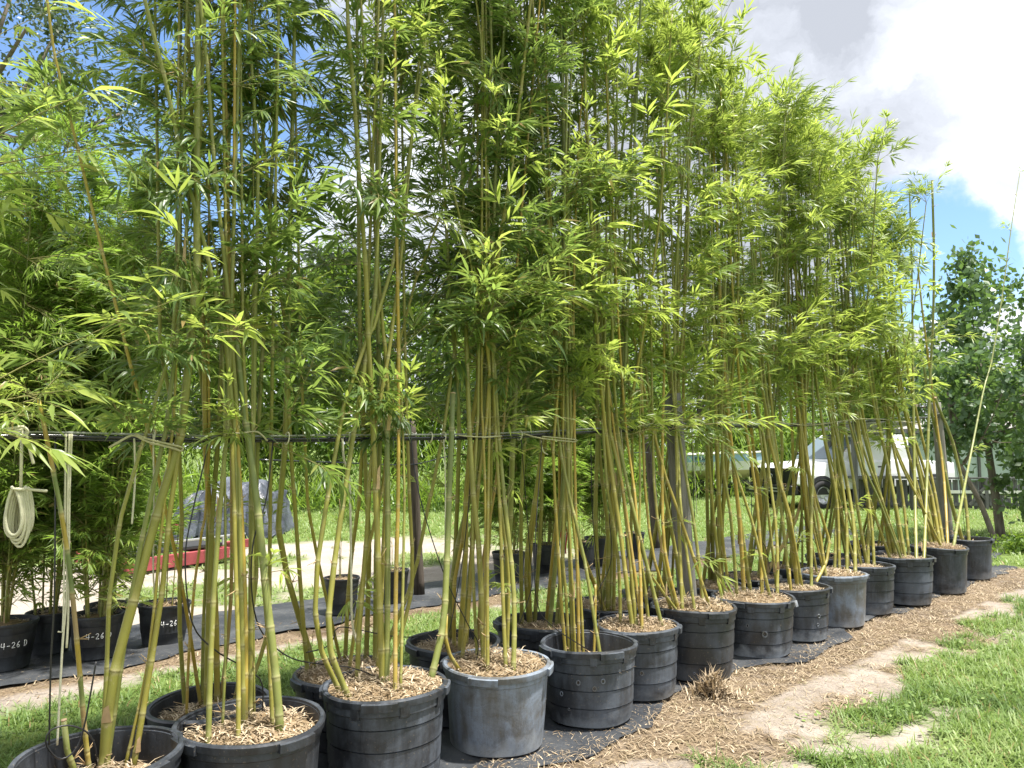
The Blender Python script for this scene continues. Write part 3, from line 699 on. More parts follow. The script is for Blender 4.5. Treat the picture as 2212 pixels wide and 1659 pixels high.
# ------------------------------------------------------------------ pots
def pot_deform(seed, amt):
    r = np.random.default_rng(seed); a2, p2, a3, p3 = r.uniform(0.01, 0.035) * amt, r.uniform(0, 6.28), r.uniform(0.003, 0.015) * amt, r.uniform(0, 6.28)
    ph = r.uniform(0, 6.28); H = 0.46
    def f(rr, zz, an):
        k = 1 + a2 * np.cos(2 * an + p2) + a3 * np.cos(3 * an + p3)
        k = k + 0.010 * amt * np.sin(5 * an + ph + zz * 9) * np.clip(1 - zz / H, 0, 1)
        k = k - 0.03 * amt * np.exp(-((np.mod(an - ph, 6.28) - 3.1) / 0.25) ** 2) * np.exp(-((zz - 0.15) / 0.09) ** 2)
        return rr * k, zz + 0.006 * amt * np.sin(2 * an + p3) * (zz / H)
    return f
TAB = None
def make_pot(name, label, loc, Rr, h, style, matn, seed, group, fill, holes=()):
    m = POTM[matn]; root = thing(name, label, 'plant pot', loc, group)
    df = pot_deform(seed, 1.0 if style != 'nursery' else 0.4)
    rb = Rr * (0.90 if style != 'nursery' else 0.82)
    def rad(z): return rb + (Rr - rb) * (z / h)
    pr = [(0.0, 0.004), (rb * 0.93, 0.004), (rb * 0.985, 0.012), (rb, 0.035)]
    if style == 'ribbed':
        for k in (0.27, 0.50, 0.72):
            z = h * k; pr += [(rad(z) + 0.001, z - 0.05), (rad(z) - 0.0005, z - 0.0065), (rad(z) - 0.007, z - 0.0045), (rad(z) - 0.007, z - 0.0015), (rad(z) + 0.0045, z + 0.0005), (rad(z) + 0.004, z + 0.006)]
        zb = h * 0.845; pr += [(rad(zb) - 0.001, zb - 0.004), (rad(zb) + 0.009, zb + 0.002), (rad(h) + 0.004, h - 0.035)]
    elif style == 'smooth':
        pr += [(rad(h * .3), h * .3), (rad(h * .6), h * .6)]; zb = h * 0.86; pr += [(rad(zb), zb - 0.004), (rad(zb) + 0.006, zb + 0.002), (rad(h) + 0.002, h - 0.035)]
    else:
        for k in (0.33, 0.8):
            z = h * k; pr += [(rad(z) - 0.002, z - 0.006), (rad(z) + 0.002, z)]
        pr += [(rad(h), h - 0.02)]
    pr += [(rad(h) - 0.004, h - 0.004), (rad(h) - 0.010, h - 0.010), (rad(h * .8) - 0.012, h * .8), (rad(h * .6) - 0.014, h * 0.6), (rad(h * .55) - 0.012, h * 0.5)]
    mm = Mesher(); v, f = lathe(pr, 60, df); mm.add(v, f); link('body', mm.build('pot_body', [m], sharp=28), root)
    hw = 0.030 if style != 'nursery' else 0.016; lip = 0.016 if style != 'nursery' else 0.008
    rp = [(Rr + 0.001, h - hw), (Rr + lip * .8, h - hw - 0.002), (Rr + lip, h - hw * .5), (Rr + lip * 1.05, h - 0.004), (Rr + lip * .7, h + 0.004), (Rr + 0.001, h + 0.005), (Rr - 0.006, h + 0.002), (Rr - 0.008, h - 0.012), (Rr + 0.001, h - hw)]
    mm = Mesher(); v, f = lathe(rp, 60, df); mm.add(v, f); link('rim', mm.build('pot_rim', [m], sharp=35), root)
    r = np.random.default_rng(seed)
    if style != 'nursery':                      # thick grips and stacking lugs under the lip
        a0 = r.uniform(0, 6.28)
        for k in range(4):
            ac = a0 + k * math.pi / 2; mm = Mesher(); aw = 0.26
            an = np.linspace(ac - aw, ac + aw, 9); vv = []
            for a in an:
                for rr_, zz_ in ((Rr + lip + 0.001, h - 0.003), (Rr + lip + 0.014, h - 0.006), (Rr + lip + 0.012, h - hw - 0.010), (Rr + 0.003, h - hw - 0.014)):
                    q, z_ = df(np.array([rr_]), np.array([zz_]), np.array([a])); e_ = 1 - 0.0 * a
                    vv.append((q[0] * math.cos(a), q[0] * math.sin(a), z_[0]))
            ff = [(i * 4 + j, (i + 1) * 4 + j, (i + 1) * 4 + j + 1, i * 4 + j + 1) for i in range(8) for j in range(3)]
            ff += [(0, 1, 2, 3), (35, 34, 33, 32)]; mm.add(vv, ff); link('grip', mm.build('pot_grip', [m], smooth=False), root)
        if style == 'ribbed':
            for k in range(8):
                ac = a0 + 0.39 + k * math.pi / 4; mm = Mesher(); vv = []
                an = np.linspace(ac - 0.075, ac + 0.075, 4)
                for a in an:
                    for rr_, zz_ in ((Rr + 0.004, h - hw), (Rr + 0.013, h - hw), (rad(h * .82) + 0.013, h * .83), (rad(h * .82) + 0.001, h * .815)):
                        q, z_ = df(np.array([rr_]), np.array([zz_]), np.array([a])); vv.append((q[0] * math.cos(a), q[0] * math.sin(a), z_[0]))
                ff = [(i * 4 + j, (i + 1) * 4 + j, (i + 1) * 4 + j + 1, i * 4 + j + 1) for i in range(3) for j in range(3)] + [(0, 1, 2, 3), (15, 14, 13, 12)]
                mm.add(vv, ff); link('stacking_lug', mm.build('pot_lug', [m], smooth=False), root)
    for (adeg, z, sz) in holes:                  # punched drain holes with a pale rim; angle measured from the side facing the camera
        to = math.atan2(-loc[1], -loc[0]) + R(adeg); q, z_ = df(np.array([rad(z) + 0.001]), np.array([z]), np.array([to])); c = np.array([q[0] * math.cos(to), q[0] * math.sin(to), z])
        n_ = np.array([math.cos(to), math.sin(to), 0]); sd = np.array([-n_[1], n_[0], 0]); mm = Mesher(); an = np.linspace(0, 2 * math.pi, 15)
        ring = np.array([c + n_ * 0.004 + sd * math.cos(a) * sz + np.array([0, 0, 1]) * math.sin(a) * sz * 1.2 for a in an])
        v, f = tube(ring, sz * 0.36, 6, False); mm.add(v, f, 0)
        cen = [c + n_ * 0.0035] + list(ring * 1.0); mm.add(cen, [(0, i, i + 1) for i in range(1, 15)], 1)
        link('drain_hole', mm.build('drain_hole', [POTM['pale'], M_pipe]), root)
    # mulch: domed bed, plus chips and fibres
    zf = h - fill; rf = rad(zf) * 0.965
    mm = Mesher(); rings = 9; seg = 36; vv = [(0, 0, zf + 0.035)]
    for i in range(1, rings + 1):
        for j in range(seg):
            a = j * 2 * math.pi / seg; rr_ = rf * i / rings; q, z_ = df(np.array([rr_]), np.array([zf]), np.array([a]))
            x_, y_ = q[0] * math.cos(a), q[0] * math.sin(a); vv.append((x_, y_, zf + 0.035 * (1 - (i / rings) ** 2) + (vnoise(x_ + seed, y_, 14, seed) - .5) * 0.035))
    ff = [(0, 1 + j, 1 + (j + 1) % seg) for j in range(seg)]
    for i in range(rings - 1):
        for j in range(seg): a = 1 + i * seg + j; b = 1 + i * seg + (j + 1) % seg; ff.append((a, a + seg, b + seg, b))
    mm.add(vv, ff); mb = link('mulch', mm.build('mulch', [M_soil]), root)
    n = 900 if style != 'nursery' else 120
    rr_ = rf * np.sqrt(r.uniform(0, 1, n)) * 0.97; a = r.uniform(0, 6.28, n)
    P = np.stack([rr_ * np.cos(a), rr_ * np.sin(a), zf + 0.035 * (1 - (rr_ / rf) ** 2) + r.uniform(0.0, 0.018, n)], 1)
    ln = np.where(r.random(n) < 0.22, r.uniform(0.05, 0.11, n), r.uniform(0.012, 0.05, n)); ln = np.minimum(ln, (rf - rr_) + 0.03)
    bl = link('mulch_chips', blades('mulch_chips', P, ln, 0.0062, 1.0, M_dry, seed + 2, lift=0.004, flat=True), root); bl['kind'] = 'stuff'
    return root, zf

NAMES = ['nearest', 'second', 'third', 'fourth', 'fifth', 'sixth', 'seventh', 'eighth', 'ninth', 'tenth', 'eleventh', 'twelfth', 'thirteenth', 'farthest']
FRONT = [  # t, s, h, R, fill, style, material, label bits, holes
    (-1.87, 0.18, 0.46, 0.285, 0.15, 'ribbed', 'clean', 'black pot cut off by the lower left corner, mulch sunk deep below its rim', ()),
    (-1.29, 0.15, 0.46, 0.30, 0.06, 'smooth', 'clean', 'wide black pot at the bottom edge, thickest green cane leaning in it', ()),
    (-0.58, 0.16, 0.46, 0.29, 0.02, 'ribbed', 'dusty', 'black pot speckled with mud, heaped to the brim, left of the smooth weathered pot', ((-30, 0.06, 0.010),)),
    (0.15, 0.15, 0.43, 0.29, 0.02, 'smooth', 'pale', 'smooth grey weathered pot with pale chalky stains, nearest of the unribbed ones', ()),
    (0.83, 0.06, 0.44, 0.275, 0.16, 'ribbed', 'dusty', 'half empty black pot showing its deep inner wall behind a tuft of thin canes', ((-38, 0.19, 0.010), (-14, 0.27, 0.011), (6, 0.24, 0.011), (17, 0.28, 0.011), (-28, 0.11, 0.006))),
    (1.42, 0.14, 0.44, 0.27, 0.03, 'ribbed', 'dusty', 'narrow streaked pot with a straw heap at its foot', ((4, 0.19, 0.011),)),
    (2.03, 0.11, 0.48, 0.29, 0.02, 'ribbed', 'clean', 'clean dark ribbed pot just in front of the leaning grey post', ((0, 0.07, 0.006),)),
    (2.96, 0.16, 0.43, 0.32, 0.03, 'ribbed', 'crust', 'broad squat pot with a torn flap on its rim and two punched holes', ((-8, 0.26, 0.009), (15, 0.20, 0.018), (-32, 0.18, 0.006))),
    (3.68, 0.16, 0.43, 0.285, 0.06, 'ribbed', 'crust', 'ribbed pot with white crust at its foot and three round holes', ((-20, 0.16, 0.016), (40, 0.22, 0.012), (38, 0.15, 0.010))),
    (4.42, 0.15, 0.46, 0.285, 0.03, 'smooth', 'pale', 'smooth bleached pot with a wide flared lip, farther of the two pale ones', ()),
    (5.15, 0.16, 0.46, 0.27, 0.07, 'ribbed', 'dusty', 'narrow dark pot standing on a glossy folded foot, right after the bleached one', ((0, 0.2, 0.008),)),
    (5.93, 0.08, 0.48, 0.30, 0.06, 'ribbed', 'dusty', 'dark pot bulging at the side with a weed sprouting at its foot', ()),
    (6.90, 0.03, 0.50, 0.285, 0.02, 'smooth', 'dusty', 'blue grey smooth pot holding the cane that leans out to the right', ()),
    (8.19, 0.10, 0.49, 0.26, 0.10, 'nursery2', 'dusty', 'farthest big pot in the front row, beside the end post', ()),
]
BACK = [
    (-1.30, 0.56, 0.44, 0.265, 0.09, 'ribbed', 'clean', 'black pot tucked behind the two at the bottom left'),
    (-0.57, 0.54, 0.44, 0.275, 0.02, 'ribbed', 'clean', 'pot behind the mud speckled one, with brown sheaths heaped in it'),
    (0.25, 0.66, 0.44, 0.28, 0.07, 'smooth', 'clean', 'pot with a warped rim behind the smooth weathered pot'),
    (1.01, 0.67, 0.44, 0.28, 0.09, 'ribbed', 'clean', 'black pot behind the half empty one'),
    (1.79, 0.71, 0.44, 0.27, 0.03, 'smooth', 'clean', 'pot hidden behind the narrow streaked one'),
    (2.45, 0.74, 0.44, 0.27, 0.05, 'ribbed', 'clean', 'pot behind the foot of the leaning grey post'),
    (3.20, 0.70, 0.43, 0.27, 0.04, 'ribbed', 'clean', 'pot behind the broad squat one, its left rim showing'),
    (3.92, 0.72, 0.42, 0.27, 0.04, 'ribbed', 'clean', 'pot seen between the broad squat one and its right neighbour, at the back'),
    (4.75, 0.72, 0.42, 0.27, 0.06, 'ribbed', 'clean', 'pot behind the bleached flared one'),
    (5.75, 0.74, 0.42, 0.29, 0.08, 'ribbed', 'dusty', 'greyish open pot behind the bulging dark one'),
    (7.05, 0.80, 0.44, 0.30, 0.07, 'ribbed', 'clean', 'last pot of the back row, near the end post'),
]
FR = []
for i, (t_, s_, h_, R_, fill, sty, mt, lab, holes) in enumerate(FRONT):
    loc = W(t_, s_); loc[2] = float(gz(loc[0], loc[1])) + 0.020
    sty_ = 'smooth' if sty == 'nursery2' else sty
    root, zf = make_pot('plant_pot', lab, loc, R_, h_, sty_, mt, 300 + i, 'big black pots in the front row', fill, holes)
    FR.append(dict(loc=loc, R=R_, zf=zf + loc[2], h=h_, root=root))
BK = []
for i, (t_, s_, h_, R_, fill, sty, mt, lab) in enumerate(BACK):
    loc = W(t_, s_); loc[2] = float(gz(loc[0], loc[1])) + 0.020
    root, zf = make_pot('plant_pot', lab, loc, R_, h_, sty, mt, 340 + i, 'big black pots in the back row', fill)
    BK.append(dict(loc=loc, R=R_, zf=zf + loc[2], h=h_, root=root))
# pot 0: just outside the frame on the left, its leaves hang into the picture
loc = W(-2.62, 0.15); loc[2] = 0.02
root, zf = make_pot('plant_pot', 'black pot standing just past the left edge, its leaves overhanging the picture', loc, 0.28, 0.46, 'ribbed', 'clean', 399, 'big black pots in the front row', 0.06)
P0 = dict(loc=loc, R=0.28, zf=zf + 0.02, h=0.46, root=root)

# torn flap on the squat pot's rim
def flap(pot, adeg):
    to = math.atan2(-pot['loc'][1], -pot['loc'][0]) + R(adeg); mm = Mesher(); r0 = pot['R'] + 0.012
    vv = []
    for k, (a, rr, z) in enumerate(((-.10, 0, 0.0), (.08, 0, 0.0), (.05, .03, .015), (-.08, .035, .01), (.03, .045, -.03), (-.05, .04, -.035))):
        vv.append(((r0 + rr) * math.cos(to + a), (r0 + rr) * math.sin(to + a), pot['h'] + z))
    mm.add(vv, [(0, 1, 2, 3), (3, 2, 4, 5)]); link('torn_flap', mm.build('torn_flap', [POTM['pale']]), pot['root'])
flap(FR[7], 62)

# ------------------------------------------------------------------ traced culms
# region codes: A,B,C give the x origin of the survey grid; y is relative to 1659 (negative above)
XO = {'A': 0, 'B': 1382, 'C': 2765}
ROPE_S = 0.40
def traced(pot, back, reg, pts, base_snap=True, stop_k=0.0, cut=False, ztop=5.0, s_top=None, rs=None):
    """survey polyline -> world polyline; the culm leaves its pot, passes the rope line and goes on up"""
    P = np.array(pts, float).reshape(-1, 2); X = P[:, 0] + XO[reg]; Y = P[:, 1] + 1659
    zb = pot['zf'] + 0.015
    b = ground_at(X[0], Y[0], zb); c = pot['loc'][:2]; dv = b[:2] - c; dd = np.linalg.norm(dv)
    lim = pot['R'] * 0.74
    if dd > lim: b[:2] = c + dv / dd * lim
    sb, tb = st(b); sr = ROPE_S + (0.045 if back else -0.045) if rs is None else rs
    stp = sr + (s_top if s_top is not None else 0.0)
    def S(z): return np.interp(z, [zb, 1.72, 5.5], [sb, sr, stp])
    out = [np.array([b[0], b[1], zb - 0.04])]
    for x_, y_ in list(zip(X, Y))[1:]:
        s_ = sb
        for _ in range(12): q = on_line(x_, y_, s_); s_ = S(q[2])
        if q[2] < out[-1][2] + 0.03: continue
        out.append(q)
    # pull the first point sideways if the pot centre clamp moved it
    out = np.array(out)
    if not cut and out[-1][2] < ztop:
        d = unit(out[-1] - out[-2]); d = unit(d * [0.6, 0.6, 1.0]); n = 4; hgt = ztop - out[-1][2]
        ext = [out[-1] + d / max(d[2], .3) * hgt * (k + 1) / n * np.array([1, 1, 1.0]) for k in range(n)]
        out = np.vstack([out, ext])
    return out

PLANTS = {}
PLAB = {
 'F0': 'bamboo whose leafy sprays fill the far upper left edge', 
 'F1': 'bamboo of two stout canes, one mottled cane and a stub, lower left corner',
 'F2': 'tallest bamboo clump, its thick pale green canes tied together at the rope',
 'F3': 'bamboo with two sawn off canes rising out of a heaped pot',
 'F4': 'bamboo of slender bright canes tied in a sheaf above the smooth weathered pot',
 'F5': 'bamboo tuft of thin canes around one very tall topped cane, above the half empty pot',
 'F6': 'bamboo with scattered leaning canes in the narrow streaked pot',
 'F7': 'bamboo with yellow canes crossing in front of the leaning grey post',
 'F8': 'bamboo with orange yellow canes in the broad squat pot',
 'F9': 'bamboo leaning left in the pot with white crusted foot',
 'F10': 'bamboo in the bleached flared pot, canes fanned slightly left',
 'F11': 'bamboo leaning left out of the narrow pot on the glossy folded foot',
 'F12': 'bamboo with many green canes and two straight topped ones near the right',
 'F13': 'bamboo with canes sweeping left and one leaning far out to the right',
 'F14': 'small bamboo with two canes beside the end post',
 'B1': 'bamboo with dark orange canes behind the bottom left pots',
 'B2': 'bamboo with thick olive canes behind the heaped mud speckled pot',
 'B3': 'bamboo with crossing brown canes behind the smooth weathered pot',
 'B4': 'dense bamboo with a dark crown behind the half empty pot',
 'B5': 'bamboo with a mottled bent cane behind the narrow streaked pot',
 'B6': 'bamboo with straight olive canes just behind the leaning grey post',
 'B7': 'bamboo with a cluster of straight olive canes right of the leaning grey post',
 'B8': 'bamboo with blotched brown canes behind the white crusted pot',
 'B9': 'bamboo with upright canes behind the bleached flared pot',
 'B10': 'bamboo with close set canes behind the bulging dark pot',
 'B11': 'bamboo at the end of the back row, in front of the wooden fence',
}
def potof(k): return P0 if k == 'F0' else (FR[int(k[1:]) - 1] if k[0] == 'F' else BK[int(k[1:]) - 1])
for k, lab in PLAB.items():
    pt_ = potof(k); PLANTS[k] = thing('potted_bamboo', lab, 'bamboo', (pt_['loc'][0], pt_['loc'][1], pt_['zf']), 'tall bamboos in the double row of pots')
# (plant, region, width, hue, mode, points)   mode: L leafy, C cut, H half leafy cut, S bare
T = [
 ('F1','A',21,.62,'T',[382,1650, 365,1480, 345,1250, 325,1030, 300,790, 270,590, 235,400, 195,200, 165,60]),
 ('F1','A',26,.18,'C',[290,1640, 284,1560, 276,1455]),
 ('F1','A',44,.38,'L',[450,1650, 480,1320, 565,980, 640,700, 715,430, 785,200, 810,-30, 832,-300, 852,-560, 850,-900]),
 ('F1','A',19,.36,'L',[452,1420, 460,1250, 475,900, 530,540, 580,370, 650,150, 690,20, 720,-80, 757,-260, 770,-600]),
 ('F1','A',25,.45,'L',[578,1650, 620,1400, 700,900, 738,500, 768,330, 790,100, 838,-420, 850,-700]),
 ('F1','A',15,.55,'L',[590,1600, 640,1200, 690,700, 722,400, 745,200, 762,0, 760,-500]),
 ('F1','A',22,.22,'L',[500,1500, 570,900, 620,640, 680,350, 720,180, 755,-100]),
 ('F2','A',36,.20,'C',[1215,1510, 1190,1250, 1150,900, 1120,600, 1090,350, 1060,150, 1032,-60, 1012,-255]),
 ('F2','A',25,.34,'L',[1050,1490, 1038,900, 1016,400, 1008,100, 988,-90, 960,-260, 900,-530, 848,-760, 790,-960, 733,-1230, 690,-1410, 620,-1655]),
 ('F2','A',24,.36,'L',[1058,1500, 1042,900, 1030,300, 1020,50, 1000,-210, 985,-460, 950,-710, 920,-1020, 898,-1360, 866,-1610]),
 ('F2','A',24,.34,'L',[1080,1455, 1085,800, 1086,300, 1100,60, 1102,-360, 1114,-760, 1110,-1060, 1086,-1380, 1070,-1655]),
 ('F2','A',24,.33,'L',[900,1550, 910,1200, 930,800, 960,430, 984,150, 990,0, 1000,-350]),
 ('F2','A',20,.48,'L',[1030,1545, 1030,1200, 1017,750, 1010,450, 1000,200, 985,-100]),
 ('F2','A',21,.72,'L',[1060,1500, 1062,1100, 1050,700, 1035,400, 1018,100, 1000,-200]),
 ('F2','A',18,.40,'L',[1180,1490, 1165,1200, 1150,1000, 1125,700, 1095,400, 1060,100, 1050,-200]),
 ('F2','A',12,.30,'L',[960,1500, 975,1000, 962,-260, 930,-560, 908,-710, 880,-960, 860,-1310, 805,-1655]),
 ('F2','A',10,.35,'L',[1100,1450, 1088,0, 1092,-260, 1096,-660, 1092,-1360]),
 ('B1','A',18,.40,'L',[730,1380, 775,1000, 785,600, 780,430, 760,100, 700,-100, 690,-300]),
 ('B1','A',12,.82,'L',[805,1450, 820,1100, 860,700, 900,500, 905,200, 900,-200]),
 ('B1','A',15,.75,'L',[868,1380, 800,950, 740,650, 690,450, 640,200, 580,0, 540,-180, 440,-580, 400,-760, 330,-1040, 240,-1400]),
 ('B1','A',25,.62,'L',[940,1390, 932,1000, 910,600, 890,380, 885,0, 870,-400, 850,-800, 815,-1400]),
 ('B1','A',22,.38,'L',[890,1420, 900,1000, 915,600, 945,200, 960,-200]),
 ('B1','A',16,.92,'L',[963,1370, 993,1000, 1002,700, 1000,400]),
 ('B1','A',22,.34,'L',[1093,1340, 1100,900, 1105,500, 1120,100, 1150,-400]),
 ('B1','A',14,.30,'L',[860,1370, 880,1000, 900,500, 860,-150, 790,-300, 780,-1200]),
 ('B1','A',18,.40,'L',[1135,1330, 1150,1100, 1165,700, 1170,300]),
 ('B2','A',25,.40,'L',[1200,1200, 1212,700, 1225,400, 1240,0, 1250,-500]),
 ('B2','A',18,.45,'L',[1312,1250, 1300,900, 1272,500, 1252,250, 1240,-200, 1190,-500]),
 ('B2','A',14,.50,'L',[1350,950, 1342,600, 1320,300, 1300,-100]),
 ('F3','B',26,.38,'L',[75,1360, 45,1150, 42,950, 80,650, 120,380, 170,60, 200,-120, 240,-400, 250,-700]),
 ('F3','B',22,.40,'L',[40,1330, 0,1130, -20,900, 0,700, 40,450, 75,250, 150,-100, 260,-300, 330,-600]),
 ('F3','B',22,.45,'L',[163,1280, 167,1100, 187,850, 210,550, 222,300, 300,-150, 330,-350]),
 ('F3','B',28,.46,'L',[270,1300, 265,1100, 250,700, 236,350, 225,100, 212,-100, 200,-460, 172,-860, 150,-1210, 128,-1460, 118,-1655]),
 ('F3','B',27,.24,'C',[288,1300, 292,900, 294,500, 288,112]),
 ('F3','B',20,.80,'L',[325,1340, 328,900, 338,500, 340,0, 335,-460, 330,-700]),
 ('F3','B',14,.36,'L',[348,1330, 358,900, 365,400, 350,0, 340,-400]),
 ('F3','B',20,.48,'L',[230,1220, 275,700, 290,300, 300,0, 260,-350]),
 ('F3','B',30,.20,'C',[506,1275, 530,1050, 545,850, 560,450, 575,42]),
 ('B2','B',18,.44,'L',[390,1250, 395,900, 387,500, 372,0, 362,-500, 360,-900, 350,-1300]),
 ('B2','B',16,.52,'L',[120,1250, 160,1000, 200,750, 270,450, 310,100, 380,-400, 440,-500]),
 ('B2','B',22,.40,'L',[200,1200, 212,700, 195,350, 180,0, 170,-400]),
 ('B2','B',24,.33,'L',[240,1210, 245,700, 260,200, 250,-300]),
 ('B2','B',18,.5,'L',[100,1170, 130,800, 170,500, 190,100]),
 ('B2','B',18,.42,'L',[330,1180, 400,850, 450,600, 510,350, 535,200, 600,-300]),
 ('F4','B',17,.66,'C',[556,1240, 550,1140, 546,1000]),
 ('F4','B',17,.55,'L',[600,1190, 640,1000, 662,700, 690,400, 722,150, 738,0, 700,-350, 700,-700]),
 ('F4','B',15,.40,'L',[683,1195, 665,900, 660,600, 672,300, 690,0, 680,-250, 655,-510, 610,-700, 570,-860, 530,-1060, 490,-1210]),
 ('F4','B',14,.60,'L',[710,1230, 715,900, 715,500, 705,200, 695,0, 715,-500]),
 ('F4','B',15,.52,'L',[726,1240, 724,800, 730,300, 735,0, 720,-350, 718,-900, 700,-1450, 670,-1655]),
 ('F4','B',18,.48,'L',[805,1240, 790,900, 776,500, 758,200, 745,0, 735,-360, 728,-700]),
 ('F4','B',23,.34,'L',[848,1255, 840,950, 820,700, 792,450, 770,200, 757,0, 745,-450, 760,-960, 750,-1160]),
 ('F4','B',16,.45,'L',[820,1150, 814,800, 780,550, 762,250, 750,0]),
 ('B3','B',18,.66,'L',[580,1150, 582,850, 612,700, 642,450, 680,200, 690,-200]),
 ('B3','B',16,.58,'L',[630,1140, 650,850, 662,500, 680,150, 680,-300]),
 ('B3','B',15,.9,'L',[690,1120, 700,800, 740,550, 790,200]),
 ('B3','B',17,.45,'L',[720,1100, 730,700, 740,300, 760,-300]),
 ('B3','B',20,.35,'L',[560,1110, 590,600, 600,100, 560,-400]),
 ('B4','B',26,.26,'L',[785,1120, 802,950, 822,600, 832,300, 845,50, 850,-400, 870,-800]),
 ('B4','B',18,.44,'L',[875,1020, 890,800, 912,600, 942,420, 962,250, 1000,0, 990,-500]),
 ('B4','B',16,.52,'L',[890,1020, 905,800, 935,500, 965,300, 985,100, 930,-500]),
 ('B4','B',16,.70,'L',[975,1040, 1010,700, 1040,400, 1020,0]),
 ('B4','B',18,.35,'L',[830,1030, 870,500, 900,0, 910,-600]),
 ('B4','B',18,.35,'L',[920,1030, 960,400, 930,-100, 900,-900]),
 ('F5','B',15,.62,'L',[1055,1185, 1040,900, 1022,600, 1008,300, 1030,0]),
 ('F5','B',14,.46,'L',[1080,1185, 1062,900, 1046,700, 1062,450, 1090,200, 1100,0, 1080,-400]),
 ('F5','B',19,.36,'H',[1096,1185, 1082,800, 1075,500, 1070,100, 1062,-160, 1058,-400, 1055,-750, 1064,-1060, 1071,-1400]),
 ('F5','B',15,.82,'L',[1120,1185, 1112,800, 1102,400, 1098,0, 1094,-200, 1104,-700, 1124,-1160, 1145,-1380, 1160,-1560]),
 ('F5','B',13,.5,'L',[1140,1180, 1125,900, 1090,550, 1085,250, 1080,0]),
 ('F5','B',12,.5,'L',[1105,1190, 1090,850, 1068,500, 1050,250, 1055,-100]),
 ('F5','B',12,.7,'C',[1187,1170, 1190,980, 1190,870]),
 ('F6','B',15,.40,'L',[1300,1040, 1288,750, 1242,450, 1222,180, 1230,-100]),
 ('F6','B',20,.52,'L',[1355,1060, 1330,900, 1292,600, 1247,300, 1217,50, 1190,-350]),
 ('F6','B',14,.85,'L',[1395,1060, 1372,900, 1330,600, 1285,300, 1250,50]),
 ('F6','B',15,.42,'L',[1422,1030, 1400,850, 1352,550, 1302,300, 1270,0, 1260,-400]),
 ('F6','B',18,.44,'L',[1370,1060, 1335,700, 1300,400, 1240,100, 1270,-300, 1280,-800]),
 ('B5','B',18,.60,'L',[1232,1030, 1200,900, 1145,760, 1095,600, 1060,300]),
 ('B5','B',18,.40,'L',[1245,1030, 1242,600, 1205,300, 1200,0, 1180,-400]),
 ('B5','B',20,.36,'L',[1180,1010, 1190,600, 1200,200, 1190,-300, 1270,-700]),
 ('B5','B',16,.50,'L',[1290,1000, 1270,600, 1230,200, 1210,-300]),
 ('F6','C',14,.82,'L',[10,1070, 0,800, -20,500, -60,200, -90,-200]),
 ('F7','C',12,.44,'L',[40,1030, 12,750, 0,450, 0,100, 10,-300]),
 ('F7','C',13,.70,'L',[98,980, 60,750, 22,450, 10,100]),
 ('F7','C',13,.42,'L',[126,985, 110,800, 66,500, 56,250, 50,-100]),
 ('F7','C',15,.74,'L',[152,985, 112,750, 96,500, 100,100, 105,-100, 100,-500]),
 ('F7','C',16,.44,'L',[180,980, 172,700, 160,400, 152,0, 145,-360, 140,-560, 132,-760]),
 ('F7','C',13,.40,'L',[240,985, 205,750, 177,550, 165,300, 140,0]),
 ('F7','C',15,.34,'L',[275,950, 240,650, 190,350, 150,100, 120,-200]),
 ('B7','C',16,.35,'L',[300,850, 290,500, 290,100, 285,-300]),
 ('B7','C',18,.33,'L',[318,860, 310,500, 305,100, 300,-400]),
 ('B7','C',16,.42,'L',[338,850, 342,600, 330,300, 326,0, 320,-400]),
 ('B7','C',14,.38,'L',[355,900, 338,500, 340,0]),
 ('F8','C',19,.80,'L',[450,910, 430,600, 398,300, 368,0, 350,-300]),
 ('F8','C',17,.40,'L',[472,880, 442,650, 402,350, 382,100, 360,-400]),
 ('F8','C',16,.66,'L',[527,920, 520,700, 492,400, 450,150, 430,0, 400,-400]),
 ('F8','C',15,.44,'L',[600,915, 590,650, 552,350, 512,100, 490,0, 460,-300]),
 ('F8','C',13,.42,'L',[350,910, 320,600, 290,200, 280,-100]),
 ('F8','C',14,.50,'L',[370,900, 350,600, 330,200, 320,-200]),
 ('F9','C',15,.40,'L',[650,890, 622,650, 580,300, 532,50, 500,-300]),
 ('F9','C',15,.38,'L',[696,880, 652,650, 602,400, 560,150, 520,-200]),
 ('F9','C',14,.36,'L',[740,885, 740,600, 750,300, 745,0, 735,-400]),
 ('F9','C',13,.7,'C',[655,905, 648,850, 645,800]),
 ('F9','C',14,.5,'L',[680,880, 640,600, 590,300, 560,0]),
 ('F9','C',14,.55,'L',[822,870, 818,700, 745,450, 700,200, 660,-100, 640,-500]),
 ('B8','C',16,.9,'L',[705,800, 700,500, 690,100, 690,-300]),
 ('B8','C',16,.7,'L',[560,830, 520,500, 480,200]),
 ('B8','C',15,.4,'L',[620,810, 610,400, 600,0, 590,-500]),
 ('F10','C',14,.44,'L',[850,780, 848,500, 830,200, 800,-200]),
 ('F10','C',16,.40,'L',[955,820, 922,600, 880,350, 822,100, 790,-300]),
 ('F10','C',14,.42,'L',[910,810, 890,550, 850,300, 800,0, 770,-400]),
 ('F10','C',14,.6,'L',[790,840, 770,600, 720,300, 700,0]),
 ('F10','C',13,.5,'L',[880,800, 850,500, 790,200, 740,-200]),
 ('F11','C',14,.42,'L',[985,790, 950,600, 905,300, 862,50, 840,-300]),
 ('F11','C',14,.5,'L',[940,760, 905,500, 850,200, 810,-100]),
 ('F11','C',14,.45,'L',[1000,780, 985,500, 940,200, 900,-200]),
 ('F11','C',13,.45,'L',[1030,790, 1000,600, 960,300, 925,0, 900,-400]),
 ('F12','C',17,.36,'L',[1110,750, 1070,600, 1002,350, 952,150, 920,0, 880,-300]),
